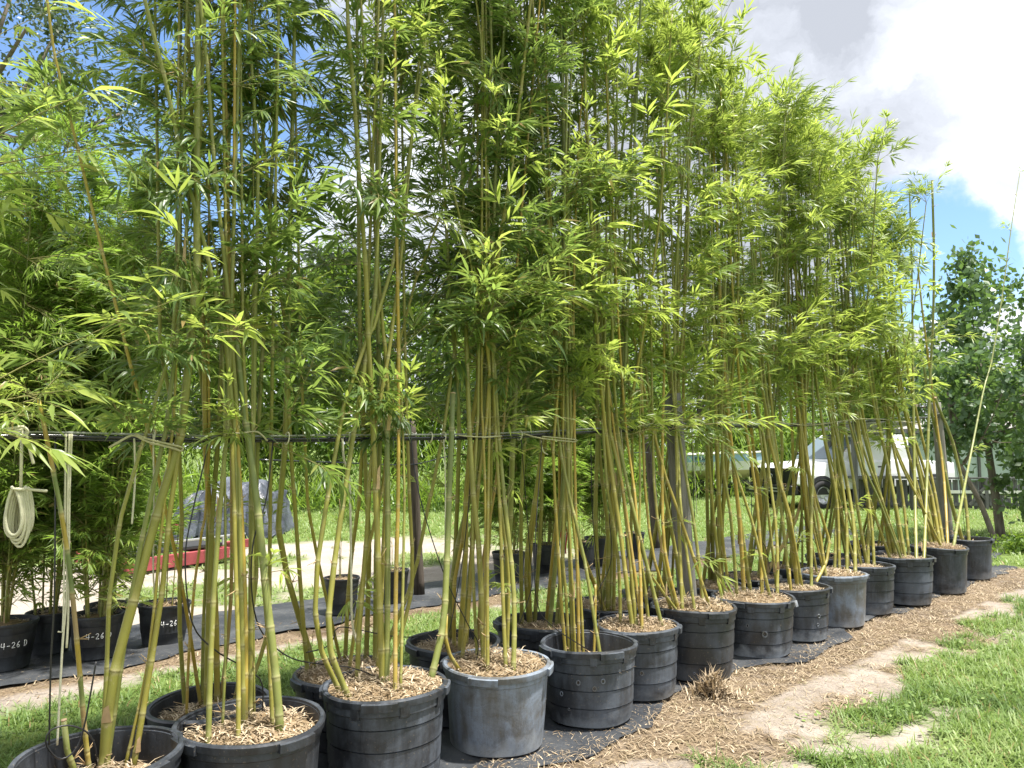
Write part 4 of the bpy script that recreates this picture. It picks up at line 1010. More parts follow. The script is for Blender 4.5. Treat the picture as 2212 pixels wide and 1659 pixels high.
 ('F12','C',15,.42,'L',[1150,760, 1110,550, 1060,300, 1002,50, 960,-300]),
 ('F12','C',15,.32,'H',[1194,765, 1186,400, 1180,0, 1175,-450, 1168,-700, 1164,-858]),
 ('F12','C',14,.33,'C',[1235,760, 1240,400, 1252,0, 1266,-260, 1270,-560, 1262,-878]),
 ('F12','C',14,.48,'L',[1090,750, 1050,550, 985,250, 940,0, 900,-300]),
 ('F12','C',14,.40,'L',[1135,745, 1090,450, 1030,150, 990,-150]),
 ('F12','C',13,.50,'L',[1165,750, 1130,450, 1070,150, 1030,-200]),
 ('F13','C',16,.44,'L',[1280,700, 1222,450, 1152,150, 1102,-50, 1060,-350]),
 ('F13','C',15,.52,'L',[1300,700, 1252,450, 1175,200, 1110,-50, 1090,-400]),
 ('F13','C',13,.80,'L',[1330,700, 1312,400, 1272,100, 1240,-150, 1210,-400]),
 ('F13','C',13,.26,'R',[1350,710, 1380,560, 1430,300, 1490,0, 1512,-60, 1562,-360, 1602,-660, 1642,-918]),
 ('F13','C',14,.48,'L',[1265,700, 1200,450, 1120,150, 1060,-150]),
 ('F13','C',14,.56,'L',[1315,695, 1270,450, 1200,150, 1150,-100, 1120,-450]),
 ('F13','C',12,.52,'L',[1290,690, 1250,500, 1180,250, 1130,0]),
 ('F14','C',16,.34,'L',[1385,680, 1342,500, 1292,250, 1262,140, 1230,-50]),
 ('F14','C',14,.36,'C',[1430,680, 1402,480, 1345,230, 1300,130, 1275,60]),
]
TOPZ = {'F1': 5.2, 'F2': 5.8, 'F3': 5.8, 'F4': 5.6, 'F5': 5.4, 'F6': 4.85, 'F7': 4.6, 'F8': 4.5, 'F9': 4.45, 'F10': 4.45, 'F11': 4.6, 'F12': 4.35, 'F13': 4.1, 'F14': 2.6,
        'B1': 5.4, 'B2': 5.6, 'B3': 5.7, 'B4': 5.9, 'B5': 5.2, 'B6': 4.85, 'B7': 4.6, 'B8': 4.55, 'B9': 4.5, 'B10': 4.4, 'B11': 4.2}
FU_M = FU
seed = 2000
cnt = {}
for (pk, reg, w, hue, mode, pts) in T:
    seed += 1; pot = potof(pk); pl = PLANTS[pk]; loc = np.array(pl.location)
    back = pk[0] == 'B'; tz = TOPZ[pk] + np.random.default_rng(seed).uniform(-0.5, 0.15)
    cut = mode in 'CH' or mode == 'T' or mode == 'R'
    wp = traced(pot, back, reg, pts, cut=cut, ztop=tz, s_top=(0.15 if back else -0.1) + np.random.default_rng(seed).uniform(-0.15, 0.15))
    dist = wp[0][1] * math.cos(PITCH) ; w0 = w / FU * wp[0][1] * 1.02
    top_len = wp[-1][2]; w1 = w0 * (0.82 if mode in 'C' else max(0.35, 1 - (wp[-1][2] - 0.4) * 0.12))
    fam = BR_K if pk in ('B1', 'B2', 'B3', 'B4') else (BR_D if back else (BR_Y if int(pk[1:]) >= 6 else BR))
    cnt[pk] = cnt.get(pk, 0) + 1
    far = wp[0][1] > 6
    if mode == 'C': add_culm(pl, loc, wp, w0, w1, hue, seed, zmin=9, cut=True, top_tuft=False, sides=12 if not far else 8)
    elif mode == 'H': add_culm(pl, loc, wp, w0, w1, hue, seed, zmin=2.4, dens=0.35, cut=True, top_tuft=False)
    elif mode == 'T':
        c = add_culm(pl, loc, wp, w0, w0 * .8, hue, seed, zmin=9, cut=False, top_tuft=False, inter=0.13, banded=True)
        for i in range(3):
            link('leafy_branch', BR[i], c, tuple(wp[-1] - loc), Euler((0.2, -[0.5, 0.1, -0.2][i], [0.2, 3.6, -1.4][i])), (0.55,) * 3)
    elif mode == 'R':
        c = add_culm(pl, loc, wp, w0, w1, hue, seed, zmin=9, cut=True, top_tuft=False, sides=8)
        for i, k in enumerate((2, 3, 4, 5, 6, 7)):
            link('leafy_branch', BR_S[i % 4], c, tuple(wp[min(k, len(wp) - 1)] - loc), Euler((0.2, -0.4, [0.2, 2.6, -1.4, 1.0, 3.5, 0.6][i])), (0.8,) * 3)
    else:
        zmin = 1.30 if not far else 1.55
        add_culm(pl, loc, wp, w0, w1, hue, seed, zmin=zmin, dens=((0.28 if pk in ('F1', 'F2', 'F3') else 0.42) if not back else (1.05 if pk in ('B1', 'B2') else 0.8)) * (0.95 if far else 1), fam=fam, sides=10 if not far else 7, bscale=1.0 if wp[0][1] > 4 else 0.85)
# fill up the rest of each clump with canes grown from the pot towards the rope
WANT = {'F0': 6, 'F1': 6, 'F2': 10, 'F3': 9, 'F4': 9, 'F5': 8, 'F6': 8, 'F7': 9, 'F8': 8, 'F9': 9, 'F10': 8, 'F11': 8, 'F12': 10, 'F13': 9, 'F14': 2,
        'B1': 9, 'B2': 9, 'B3': 8, 'B4': 9, 'B5': 8, 'B6': 7, 'B7': 8, 'B8': 8, 'B9': 8, 'B10': 8, 'B11': 9}
TOPZ['F0'] = 4.6
for pk, want in WANT.items():
    pot = potof(pk); pl = PLANTS[pk]; loc = np.array(pl.location); r = np.random.default_rng(hash_ := sum(ord(c) for c in pk) * 13)
    back = pk[0] == 'B'
    s0, t0 = st(pot['loc']); lean = -0.35 if t0 > 4.5 else (-0.1 if t0 > 1.5 else 0.0)
    if pk == 'F0': lean = 0.1
    for i in range(want - cnt.get(pk, 0)):
        seed += 1
        a = r.uniform(0, 6.28); rr = pot['R'] * r.uniform(0.2, 0.7)
        b = np.array([pot['loc'][0] + rr * math.cos(a), pot['loc'][1] + rr * math.sin(a), pot['zf'] - 0.03])
        sr = ROPE_S + (0.05 if back else -0.05); tr = t0 + lean + rr * math.cos(a - (math.pi / 2 - ROW_A)) * 0.45 + r.uniform(-0.06, 0.06)
        m_ = W(tr, sr, 1.72); tz = TOPZ[pk] + r.uniform(-0.5, 0.15)
        d = (m_ - b); top = b + d * ((tz - b[2]) / d[2]) ; top[:2] = m_[:2] + (top[:2] - m_[:2]) * 0.45 + r.normal(0, 0.12, 2)
        mid = (m_ + top) / 2 + np.array([*r.normal(0, 0.05, 2), 0])
        w0 = r.uniform(0.022, 0.036)
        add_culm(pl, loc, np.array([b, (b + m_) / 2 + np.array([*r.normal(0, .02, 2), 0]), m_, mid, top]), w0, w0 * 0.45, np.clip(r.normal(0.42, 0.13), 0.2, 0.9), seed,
                 zmin=(1.35 if t0 < 3 else 1.6), dens=(0.95 if pk in ('B1', 'B2', 'B3', 'B4') else 0.62) if back else 0.38, fam=BR_K if pk in ('B1', 'B2', 'B3', 'B4') else (BR_D if back else (BR_Y if int(pk[1:]) >= 6 else BR)), sides=8)

# ------------------------------------------------------------------ small nursery pots beyond the grass
CROW = [ # t, s, h, R, label, top height, culms, label text, spread
    (-1.55, 3.72, 0.34, 0.215, 'nursery pot marked in white at the left edge of the frame', 3.9, 8, True, 1.0),
    (-1.18, 4.02, 0.32, 0.17, 'unmarked nursery pot in shadow between two marked ones', 4.1, 6, False, 1.0),
    (-0.95, 3.60, 0.33, 0.19, 'nursery pot marked in white behind the mottled cane', 3.9, 8, True, 1.0),
    (-0.72, 4.12, 0.30, 0.185, 'nursery pot peeping out behind the second marked one', 3.7, 5, False, 0.9),
    (-0.42, 3.66, 0.33, 0.20, 'marked nursery pot with few stems and a grass tuft at its foot', 1.15, 3, True, 0.4),
    (1.28, 3.68, 0.35, 0.17, 'small nursery pot left of the dark brown post', 0.9, 3, False, 0.4),
    (1.98, 3.78, 0.34, 0.15, 'small nursery pot half hidden just left of the dark brown post', 0.85, 2, False, 0.4),
    (3.70, 3.84, 0.35, 0.20, 'nursery pot with leaves drooping over its rim, right of the dark brown post', 4.6, 11, False, 1.1),
    (4.51, 4.00, 0.37, 0.18, 'wide nursery pot in deep shade behind the sheaf of canes', 4.9, 12, False, 1.1),
    (5.13, 3.87, 0.37, 0.14, 'narrow nursery pot with a single swollen stem', 2.0, 3, False, 0.5),
    (5.59, 4.02, 0.38, 0.19, 'nursery pot right of the one with the swollen stem', 4.4, 10, False, 1.1),
    (6.55, 4.12, 0.37, 0.15, 'last nursery pot of the line, beside the second brown post', 1.0, 3, False, 0.4),
]
CPL = ['fine leaved bamboo thicket at the left edge, dark below and bright on top', 'fine leaved bamboo behind the coiled white rope', 'fine leaved bamboo behind the hanging white cords', 'fine leaved bamboo at the thicket\'s right end',
       'young bamboo with a few stems above the pot with a grass tuft', 'sparse young bamboo left of the dark brown post', 'wispy young bamboo behind thick canes near the dark brown post',
       'bushy fine leaved bamboo drooping over its pot in mid picture', 'tall dark fine leaved bamboo behind the sheaf of canes', 'thin bamboo with one swollen stem', 'fine leaved bamboo beside the striped flag', 'little yellow green bamboo by the second brown post']
CH = {'4': [[(0.05, 1), (0.0, .42), (.55, .42)], [(.42, 1), (.38, -.05)]], '-': [[(.05, .42), (.5, .45)]], '2': [[(.0, .78), (.15, .98), (.38, .95), (.42, .68), (.2, .3), (0, .02), (.5, .06)]],
      '6': [[(.42, 1), (.12, .6), (.02, .2), (.2, 0), (.42, .15), (.36, .42), (.06, .38)]], 'D': [[(.05, 1), (.05, 0)], [(-.05, .98), (.35, .9), (.5, .5), (.32, .08), (-.05, .0)]]}
M_paint = simple('white_marker', (0.85, 0.86, 0.86), 0.5, 0.03, 10)
def write_on_pot(root, loc, Rr, h, text, adeg, z, size, gaps=None):
    to = math.atan2(-loc[1], -loc[0]); mm = Mesher(); rb = Rr * 0.82; u = 0.0
    for ch in text:
        if ch == ' ': u += size * 0.5; continue
        for stx in CH[ch]:
            pts = []
            for (a, b) in stx:
                zz = z + b * size; rr_ = (rb + (Rr - rb) * zz / h) * 1.008 + 0.004; an = to + R(adeg) + (u + a * size) / rr_
                pts.append((rr_ * math.cos(an), rr_ * math.sin(an), zz))
            v, f = tube(catmull(pts, 10) if len(pts) > 2 else np.array(pts), 0.0026, 5); mm.add(v, f)
        u += size * 0.78
    link('lettering', mm.build('lettering', [M_paint]), root)
CR = []
for i, (t_, s_, h_, R_, lab, tz, nc, mark, spr) in enumerate(CROW):
    loc = W(t_, s_); loc[2] = float(gz(loc[0], loc[1])) + 0.015
    root, zf = make_pot('plant_pot', lab, loc, R_, h_, 'nursery', 'nursery', 500 + i, 'small nursery pots beyond the grass', 0.05)
    if mark: write_on_pot(root, loc, R_, h_, '4-26 D' if i < 3 else '4-26D', -3 if i == 0 else (-22 if i == 2 else -6), h_ * 0.52, 0.042)
    pl = thing('potted_bamboo', CPL[i], 'bamboo', (loc[0], loc[1], loc[2] + zf), 'fine leaved bamboos in nursery pots'); lc = np.array(pl.location)
    r = np.random.default_rng(600 + i)
    for k in range(nc):
        seed += 1; a = r.uniform(0, 6.28); rr = R_ * r.uniform(0.1, 0.6)
        b = np.array([loc[0] + rr * math.cos(a), loc[1] + rr * math.sin(a), lc[2] - 0.03]); hgt = (tz - b[2]) * r.uniform(0.8, 1.05)
        ou = np.array([math.cos(a), math.sin(a), 0]) * hgt * r.uniform(0.04, 0.17) * spr
        pts = np.array([b, b + ou * .3 + [0, 0, hgt * .4], b + ou * .65 + [0, 0, hgt * .75], b + ou + [0, 0, hgt]])
        w0 = (0.022 if tz > 2 else 0.012) * r.uniform(0.7, 1.1)
        big = tz > 2
        add_culm(pl, lc, pts, w0, w0 * .35, 0.33 + r.uniform(-.1, .15), seed, zmin=(0.42 if big else 0.45), dens=(2.0 if k % 2 == 0 else 1.2) if big else 0.8, fam=BR_F, inter=0.24 if big else 0.16, sides=6, ramp_h=0.3, bscale=1.05 if big else 0.45)

# ------------------------------------------------------------------ posts, rope and pipes
def post(label, base, top, r0, r1, m, tilt_flat=True):
    base = np.asarray(base, float); top = np.asarray(top, float)
    loc = base.copy(); root = thing('wooden_post', label, 'post', loc, 'wooden posts holding the lines')
    n = 14; rr = np.random.default_rng(int(abs(base[0]) * 100)); mm = Mesher()
    P = base + (top - base) * np.linspace(0, 1, n)[:, None]; P[0][2] -= 0.03
    v, f = tube(P, np.linspace(r0, r1, n), 16); v = np.array(v)
    k = np.arange(len(v)); v[:, 0] += (vnoise(k % 16, v[:, 2], 1.7, 5) - .5) * 0.012; v[:, 1] += (vnoise(k % 16 + 40, v[:, 2], 1.7, 6) - .5) * 0.012
    mm.add(v, f); link('shaft', mm.build('post_shaft', [m], loc, smooth=True), root)
    # wire staple / collar where the lines pass
    q = base + (top - base) * 0.93; mm = Mesher(); an = np.linspace(0, 6.283, 17); ring = np.array([q + [math.cos(a) * (r1 + .008), math.sin(a) * (r1 + .008), 0.01 * math.sin(3 * a)] for a in an])
    v, f = tube(ring, 0.004, 5, False); mm.add(v, f); link('wire_loop', mm.build('wire_loop', [M_ropegrey], loc), root); return root
b3 = on_line(2985, 2580, 0.42); b3[2] = 0; t3 = on_line(2903, 1700, 0.42)
post('leaning grey weathered post among the canes, carrying the rope', b3, t3, 0.078, 0.066, M_post)
b4 = on_line(4100, 2300, 0.42); b4[2] = 0; t4 = on_line(4042, 1740, 0.42)
post('grey end post beside the farthest big pot', b4, t4, 0.075, 0.062, M_post)
bC = ground_at(1812, 2568); post('dark brown post standing in the line of nursery pots', bC, on_line(1772, 1820, st(bC)[0]), 0.062, 0.055, M_postbrown)
b2_ = ground_at(2836, 2368); post('second brown post farther along the nursery pots', b2_, on_line(2800, 1880, st(b2_)[0]), 0.075, 0.068, M_postbrown)

LINE = [(-900, 1880), (-300, 1874), (0, 1868), (200, 1866), (600, 1876), (1000, 1884), (1486, 1880), (1982, 1877), (2282, 1868), (2582, 1852), (2768, 1842), (2925, 1822), (2990, 1830), (3365, 1832), (3665, 1822), (3815, 1808), (4070, 1798)]
LP = np.array([on_line(x_, y_, ROPE_S) for x_, y_ in LINE])
def line(name, label, cat, off, r_, m, seed_, wig=0.006):
    p = catmull(LP, 160); rr = np.random.default_rng(seed_)
    p[:, 2] += off[1] + (np.array([vnoise(i * 0.13, seed_, 1, seed_) for i in range(160)]) - .5) * wig
    p[:, :2] += ND * (off[0])
    v, f = tube(p, r_, 10); mm = Mesher(); mm.add(v, f); return tag(link(name, mm.build(name, [m])), label, cat)
line('support_rope', 'grey laid rope stretched from post to post over the pots', 'rope', (0, 0.0), 0.0050, M_ropegrey, 1, 0.008)
line('water_pipe', 'upper black water pipe slung right under the grey rope', 'pipe', (-0.008, -0.0155), 0.0070, M_pipe, 2, 0.006)
line('water_pipe', 'lower thin black water pipe hanging below the other one', 'pipe', (0.010, -0.026), 0.0060, M_pipe, 3, 0.010)
# rope clips round the bundle
def ring_at(c, rx, rz, tube_r, m, name, label, cat, group):
    an = np.linspace(0, 6.283, 15); axis_u = np.array([UD[0], UD[1], 0])
    ring = np.array([c + np.array([ND[0], ND[1], 0]) * math.cos(a) * rx + np.array([0, 0, 1]) * math.sin(a) * rz + axis_u * 0.004 * math.sin(a) for a in an])
    mm = Mesher(); v, f = tube(ring, tube_r, 6, False); mm.add(v, f); return tag(link(name, mm.build(name, [m])), label, cat, group)
for X_, cl_ in ((1240, 'between the tallest clump and the heaped pot'), (1500, 'by the leftmost canes of the heaped pot'), (1858, 'left of the tall sawn cane, first of two'), (1916, 'touching the tall sawn cane, second of two'), (2245, 'right of the sheaf of slender canes'), (2450, 'at the thin cane tuft'), (2900, 'at the leaning grey post'), (3200, 'among the orange yellow canes'), (3500, 'before the white truck'), (660, 'by the stout cane at the far left')):
    yy = np.interp(X_, [a for a, b in LINE], [b for a, b in LINE]); c = on_line(X_, yy + 12, ROPE_S)
    ring_at(c, 0.022, 0.030, 0.0035, M_rope, 'line_clip', 'pale loop round rope and pipes ' + cl_, 'cord loop', 'pale loops around the pipes and rope')

def cord(name, label, cat, pts, r_, m, s=ROPE_S, svals=None, group=None, n=40, sides=6):
    W_ = np.array([on_line(x_, y_, (svals[i] if svals is not None else s)) for i, (x_, y_) in enumerate(pts)])
    p = catmull(W_, n); v, f = tube(p, r_, sides); mm = Mesher(); mm.add(v, f); return tag(link(name, mm.build(name, [m])), label, cat, group)
Yb = 1659
def A_(*q): return [(q[i], q[i + 1] + Yb) for i in range(0, len(q), 2)]
def B_(*q): return [(q[i] + 1382, q[i + 1] + Yb) for i in range(0, len(q), 2)]
def C_(*q): return [(q[i] + 2765, q[i + 1] + Yb) for i in range(0, len(q), 2)]
# drip tubes
DR = [(A_(900, 240, 880, 350, 830, 560, 800, 760, 830, 1030, 930, 1150, 1080, 1240, 1135, 1310, 1122, 1535), 0.30, 'thin black tube dipping from the line into the pot of the tallest clump'),
      (A_(1180, 240, 1150, 500, 1095, 680, 1088, 900, 1130, 1070, 1250, 1180, 1400, 1212, 1512, 1225, 1622, 1270, 1644, 1372), 0.25, 'long black tube looping across to the heaped mud speckled pot'),
      (A_(240, 230, 235, 900, 220, 1200, 212, 1560), 0.33, 'black tube hanging straight down at the far left'),
      (A_(415, 1200, 370, 1450, 330, 1575, 260, 1620, 200, 1560, 215, 1500, 290, 1475, 370, 1500, 410, 1560, 418, 1620), 0.20, 'black tube coiled in a loop over the corner pot'),
      (B_(390, 100, 400, 300, 440, 520, 540, 830, 640, 1040, 685, 1130, 655, 1270), 0.22, 'black tube slanting down into the smooth weathered pot'),
      (B_(660, 250, 640, 550, 610, 800, 560, 1070), 0.42, 'black tube running down behind the sawn cane'),
      (B_(870, 240, 905, 700, 915, 870, 862, 1040), 0.5, 'black tube hanging beside the warped pot'),
      (B_(960, 240, 930, 700, 940, 950, 1010, 1050, 1160, 1150), 0.2, 'black tube drooping into the half empty pot'),
      (B_(-60, 1160, 20, 1140, 60, 1100, 90, 1050, 300, 1088, 420, 1090, 510, 1060), 0.5, 'black tube sagging low over the grass behind the heaped pot'),
      (B_(1170, 230, 1180, 600, 1215, 900, 1215, 980, 1180, 1020), 0.4, 'black tube curling beside the narrow streaked pot'),
      (B_(1300, 160, 1250, 500, 1260, 750, 1200, 900), 0.35, 'black tube bowed between leaning canes'),
      (C_(225, 175, 232, 500, 245, 700, 240, 800), 0.35, 'black tube hanging right of the leaning grey post'),
      (C_(480, 470, 490, 640, 540, 700, 560, 800), 0.3, 'black tube in the orange yellow canes'),
      (C_(700, 560, 760, 690, 830, 720, 900, 760), 0.3, 'black tube crossing above the bleached pot'),
      (C_(850, 600, 960, 650, 1060, 690, 1120, 740), 0.3, 'black tube crossing above the dark bulging pot'),
      (C_(390, 640, 410, 760, 470, 800), 0.4, 'short black tube arching over the squat pot'),
      (C_(1320, 140, 1375, 400, 1400, 600, 1400, 640), 0.45, 'black tube running down the end post')]
for pts, s_, lab in DR: cord('drip_tube', lab, 'drip tube', pts, 0.0032, M_drip, s=s_, svals=[ROPE_S + (s_ - ROPE_S) * min(1, (y_ - 1850) / 500) for x_, y_ in pts], group='drip tubes hanging from the line')
# black bundle line between the nursery posts
cord('water_pipe', 'black pipe hanging between the brown posts behind', 'pipe', [(1100, 1985), (1500, 2000), (1772, 2008), (1900, 1980), (2010, 1962), (2300, 1968), (2800, 1955)], 0.008, M_pipe, s=3.95)
# white cords
WC = [(A_(300, 215, 292, 500, 288, 900, 270, 1130, 247, 1560), 0.0042, 'long white cord hanging nearly to the corner pot'),
      (A_(310, 215, 300, 500, 296, 950, 288, 1140), 0.0042, 'white cord hanging in a pair beside the long one'),
      (A_(285, 215, 279, 600, 272, 1050, 250, 1070), 0.0036, 'knotted white cord hanging beside the long one'),
      (A_(580, 235, 584, 400, 570, 605), 0.004, 'short pale cord dangling from the knot at the stout cane'),
      (A_(662, 215, 665, 500, 662, 800, 672, 1000, 655, 1060), 0.0035, 'thin pale cord threaded down among the left canes'),
      (A_(112, 205, 125, 270, 145, 345), 0.0055, 'short frayed end of white rope next to the coil'),
      (B_(97, 235, 105, 330, 128, 420, 135, 800, 140, 1030, 168, 1145), 0.0062, 'thick white cord dangling through the canes to the heaped pot'),
      (B_(535, 240, 542, 400, 540, 900), 0.004, 'white cord hanging just left of the tall sawn cane'),
      (B_(955, 245, 965, 290, 985, 305), 0.004, 'tiny curl of white cord under the pipes'),
      (B_(1300, 190, 1310, 300, 1320, 420), 0.003, 'thin white string beside the leaning canes'),
      (C_(222, 180, 240, 450, 245, 560), 0.003, 'thin white string right of the leaning grey post')]
for pts, r_, lab in WC: cord('hanging_cord', lab, 'cord', pts, r_, M_rope, s=ROPE_S - 0.02, group='white cords hanging from the rope')
# ties round the bundles
TI = [(A_(470, 275, 540, 235, 580, 222, 640, 250, 740, 275, 785, 290, 790, 275, 740, 262, 640, 238, 585, 215), 0.005, 'pale cord tying the stout leaning canes to the rope'),
      (A_(965, 212, 1040, 212, 1100, 205, 1125, 215, 1155, 245), 0.004, 'cord lashed round the tallest clump at the rope'),
      (B_(600, 222, 680, 228, 785, 225, 700, 232), 0.004, 'yellow cord round the sheaf of slender canes'),
      (B_(880, 215, 960, 235, 1105, 250, 1100, 240, 960, 226), 0.004, 'slack yellow cord round the thin cane tuft'),
      (C_(-15, 185, 60, 170, 160, 166, 165, 172, 60, 176), 0.004, 'cord running to the leaning grey post'),
      (C_(210, 172, 330, 168, 480, 155, 560, 168, 480, 175), 0.0035, 'cord tied across the orange yellow canes'),
      (C_(600, 165, 720, 178, 830, 168), 0.0035, 'cord tied across the canes of the crusted pot'),
      (C_(830, 165, 980, 150, 1140, 162, 1200, 172), 0.0035, 'cord tied across the canes leaning left'),
      (A_(-20, 200, 60, 190, 100, 185, 120, 210, 90, 225, 60, 205, 100, 195), 0.006, 'white knot where the coil hangs on the rope')]
for pts, r_, lab in TI: cord('tie_cord', lab, 'cord', pts, r_, M_twine if 'white' not in lab else M_rope, s=ROPE_S - 0.07, group='cords tying the canes to the rope')
# coiled rope
cl = on_line(90, 1659 + 450, ROPE_S); mm = Mesher()
root = thing('rope_coil', 'coil of white rope hanging from the line at the far left', 'rope', cl)
top = on_line(95, 1659 + 200, ROPE_S); v, f = tube([top, cl], 0.0058, 8); mm.add(v, f); link('hanging_end', mm.build('hanging_end', [M_rope], cl), root)
ux = unit([1, 0.15, 0]); mm = Mesher(); rr = np.random.default_rng(3)
kpu = cl[1] / FU
for k in range(9):
    wdt = (42 - k * 1.5 + rr.uniform(-6, 4)) * kpu; hgt = (250 - abs(k - 4) * 12 + rr.uniform(-10, 4)) * kpu; dy = (k - 4) * 0.0085
    sh = rr.uniform(-14, 14) * kpu
    pts = []
    for a in np.linspace(0, 6.283, 26):
        xx = math.sin(a) * wdt * (0.55 + 0.45 * (1 - math.cos(a)) / 2 * 1.2); zz = -(1 - math.cos(a)) / 2 * hgt
        pts.append(cl + ux * (xx + sh * (1 - math.cos(a)) / 2) + np.array([0.15 * dy, dy, zz]))
    v, f = tube(pts, 0.0056, 7, False); mm.add(v, f)
link('loops', mm.build('rope_loops', [M_rope], cl), root)
mm = Mesher(); v, f = tube(catmull([cl + ux * 0.02, cl + ux * (40 * kpu) + [0, 0, -.006], cl + ux * (105 * kpu) + [0, 0, -0.012]], 12), 0.0055, 7); mm.add(v, f)
v, f = tube(catmull([cl + ux * -.02 + [0, -.02, .005], cl + [0, -.045, .0], cl + ux * .022 + [0, -.02, -.004], cl + ux * .0 + [0, .03, .004]], 12), 0.0058, 7); mm.add(v, f)
link('wrapped_end', mm.build('wrapped_end', [M_rope], cl), root)

# ------------------------------------------------------------------ small flag by the nursery pots
fp = ground_at(2412, 2470); root = thing('small_flag', 'small red and white striped flag drooping by the nursery pots', 'flag', fp)
mm = Mesher(); v, f = tube([fp, fp + [0, 0, 0.72]], 0.005, 6); mm.add(v, f); link('stick', mm.build('flag_stick', [M_post], fp), root)
M_red = simple('flag_red', (0.55, 0.03, 0.04), 0.7, 0.05); M_white = simple('flag_white', (0.8, 0.8, 0.8), 0.7, 0.03)
for k in range(7):
    mm = Mesher(); vv = []
    for j in range(9):
        q = j / 8; base = fp + np.array([0, 0, 0.70]) + np.array([0.004 + 0.016 * k + 0.01 * math.sin(q * 7 + k * .8), 0.014 * math.sin(q * 6 + k), -q * 0.46 + 0.0 * k])
        vv += [base, base + [0.016, 0.004 * math.sin(k), -0.01]]
    ff = [(2 * j, 2 * j + 1, 2 * j + 3, 2 * j + 2) for j in range(8)]; mm.add(vv, ff)
    link('stripe', mm.build('flag_stripe', [M_red if k % 2 == 0 else M_white], fp), root)

# ------------------------------------------------------------------ red implement trailer and tarpaulin
M_redp = simple('faded_red_paint', (0.30, 0.06, 0.068), 0.75, 0.35, 6, 0.4); M_dark = simple('dark_steel', (0.03, 0.03, 0.032), 0.6, 0.2); M_alu = simple('galvanised', (0.55, 0.56, 0.58), 0.35, 0.1, 10, 0.5, 0.6)
M_tyre = simple('tyre_rubber', (0.022, 0.022, 0.024), 0.8, 0.2, 30, 0.3, b_amt=0.5, b_scale=60)
a0 = ground_at(540, 2496); a1 = ground_at(985, 2428); a0[2] = a1[2] = 0
root = thing('utility_trailer', 'low faded red utility trailer parked on the sandy track', 'trailer', a0)
dx = unit(a1 - a0); nx_ = np.array([-dx[1], dx[0], 0]); Lt = np.linalg.norm(a1 - a0)
rz = math.atan2(dx[1], dx[0])
def tb(cx, cy, cz, sx, sy, sz, m, nm, par=root, org=a0, bev=0.0):
    c = a0 + dx * cx + nx_ * cy; v, f = box(c[0], c[1], cz, sx, sy, sz, (0, 0, rz)); mm = Mesher(); mm.add(v, f)
    o = link(nm, mm.build(nm, [m], org, smooth=False), par); md = o.modifiers.new('bevel', 'BEVEL'); md.width = 0.006; md.segments = 2; return o
tb(Lt * .5, 0, 0.13, Lt, 0.07, 0.17, M_redp, 'side_beam'); tb(Lt * .5, 1.15, 0.20, Lt, 0.07, 0.13, M_redp, 'side_beam')
tb(Lt + .35, 0.1, 0.22, 0.65, 0.06, 0.12, M_redp, 'tongue'); tb(0.0, .57, 0.17, 0.07, 1.15, 0.12, M_redp, 'cross_beam'); tb(Lt * .95, .57, 0.17, 0.07, 1.15, 0.12, M_redp, 'cross_beam')
tb(Lt * .5, .57, 0.26, Lt * .96, 1.08, 0.04, M_dark, 'deck')
tb(Lt * .75, 1.1, 0.46, Lt * .55, 0.05, 0.16, M_redp, 'rear_board'); tb(Lt * 0.62, 0.02, 0.375, Lt * 1.15, 0.03, 0.03, M_alu, 'rail')
for k in (0.3, .95): tb(Lt * k, 0.02, 0.31, 0.035, 0.03, 0.12, M_alu, 'upright')
def wheel(root, c, ax, r_, w_, rim_m, loc, spokes=True):
    ax = unit(ax); up = np.array([0, 0, 1.0]); s_ = unit(np.cross(ax, up)); mm = Mesher()
    prof = [(-.5, .62), (-.5, .9), (-.38, .98), (-.15, 1.0), (.15, 1.0), (.38, .98), (.5, .9), (.5, .62), (.3, .6), (-.3, .6), (-.5, .62)]
    seg = 32; vv = []
    for (a_, r1) in prof:
        for j in range(seg): an = j * 2 * math.pi / seg; vv.append(c + ax * a_ * w_ + (s_ * math.cos(an) + up * math.sin(an)) * r_ * r1)
    ff = [(i * seg + j, i * seg + (j + 1) % seg, (i + 1) * seg + (j + 1) % seg, (i + 1) * seg + j) for i in range(len(prof) - 1) for j in range(seg)]
    mm.add(vv, ff); t_ = link('wheel', mm.build('tyre', [M_tyre], loc), root)
    mm = Mesher(); prof = [(.42, .63), (.46, .58), (.2, .52), (.12, .25), (.3, .18), (.3, 0.01), (-.42, 0.01), (-.42, .63)]; vv = []
    for (a_, r1) in prof:
        for j in range(seg):
            an = j * 2 * math.pi / seg; k = 1.0 if not (0.2 < r1 < .56) else 1.0; push = (0.12 * (math.cos(an * 5) > 0.1)) if .24 < r1 < .55 else 0
            vv.append(c + ax * (a_ + push) * w_ + (s_ * math.cos(an) + up * math.sin(an)) * r_ * r1)
    ff = [(i * seg + j, i * seg + (j + 1) % seg, (i + 1) * seg + (j + 1) % seg, (i + 1) * seg + j) for i in range(len(prof) - 1) for j in range(seg)]
    mm.add(vv, ff); link('rim', mm.build('wheel_rim', [rim_m], loc, smooth=False), t_); return t_
wheel(root, a0 + dx * (Lt * .72) + nx_ * 1.28 + np.array([0, 0, .19]), -nx_, .19, .13, M_alu, a0)
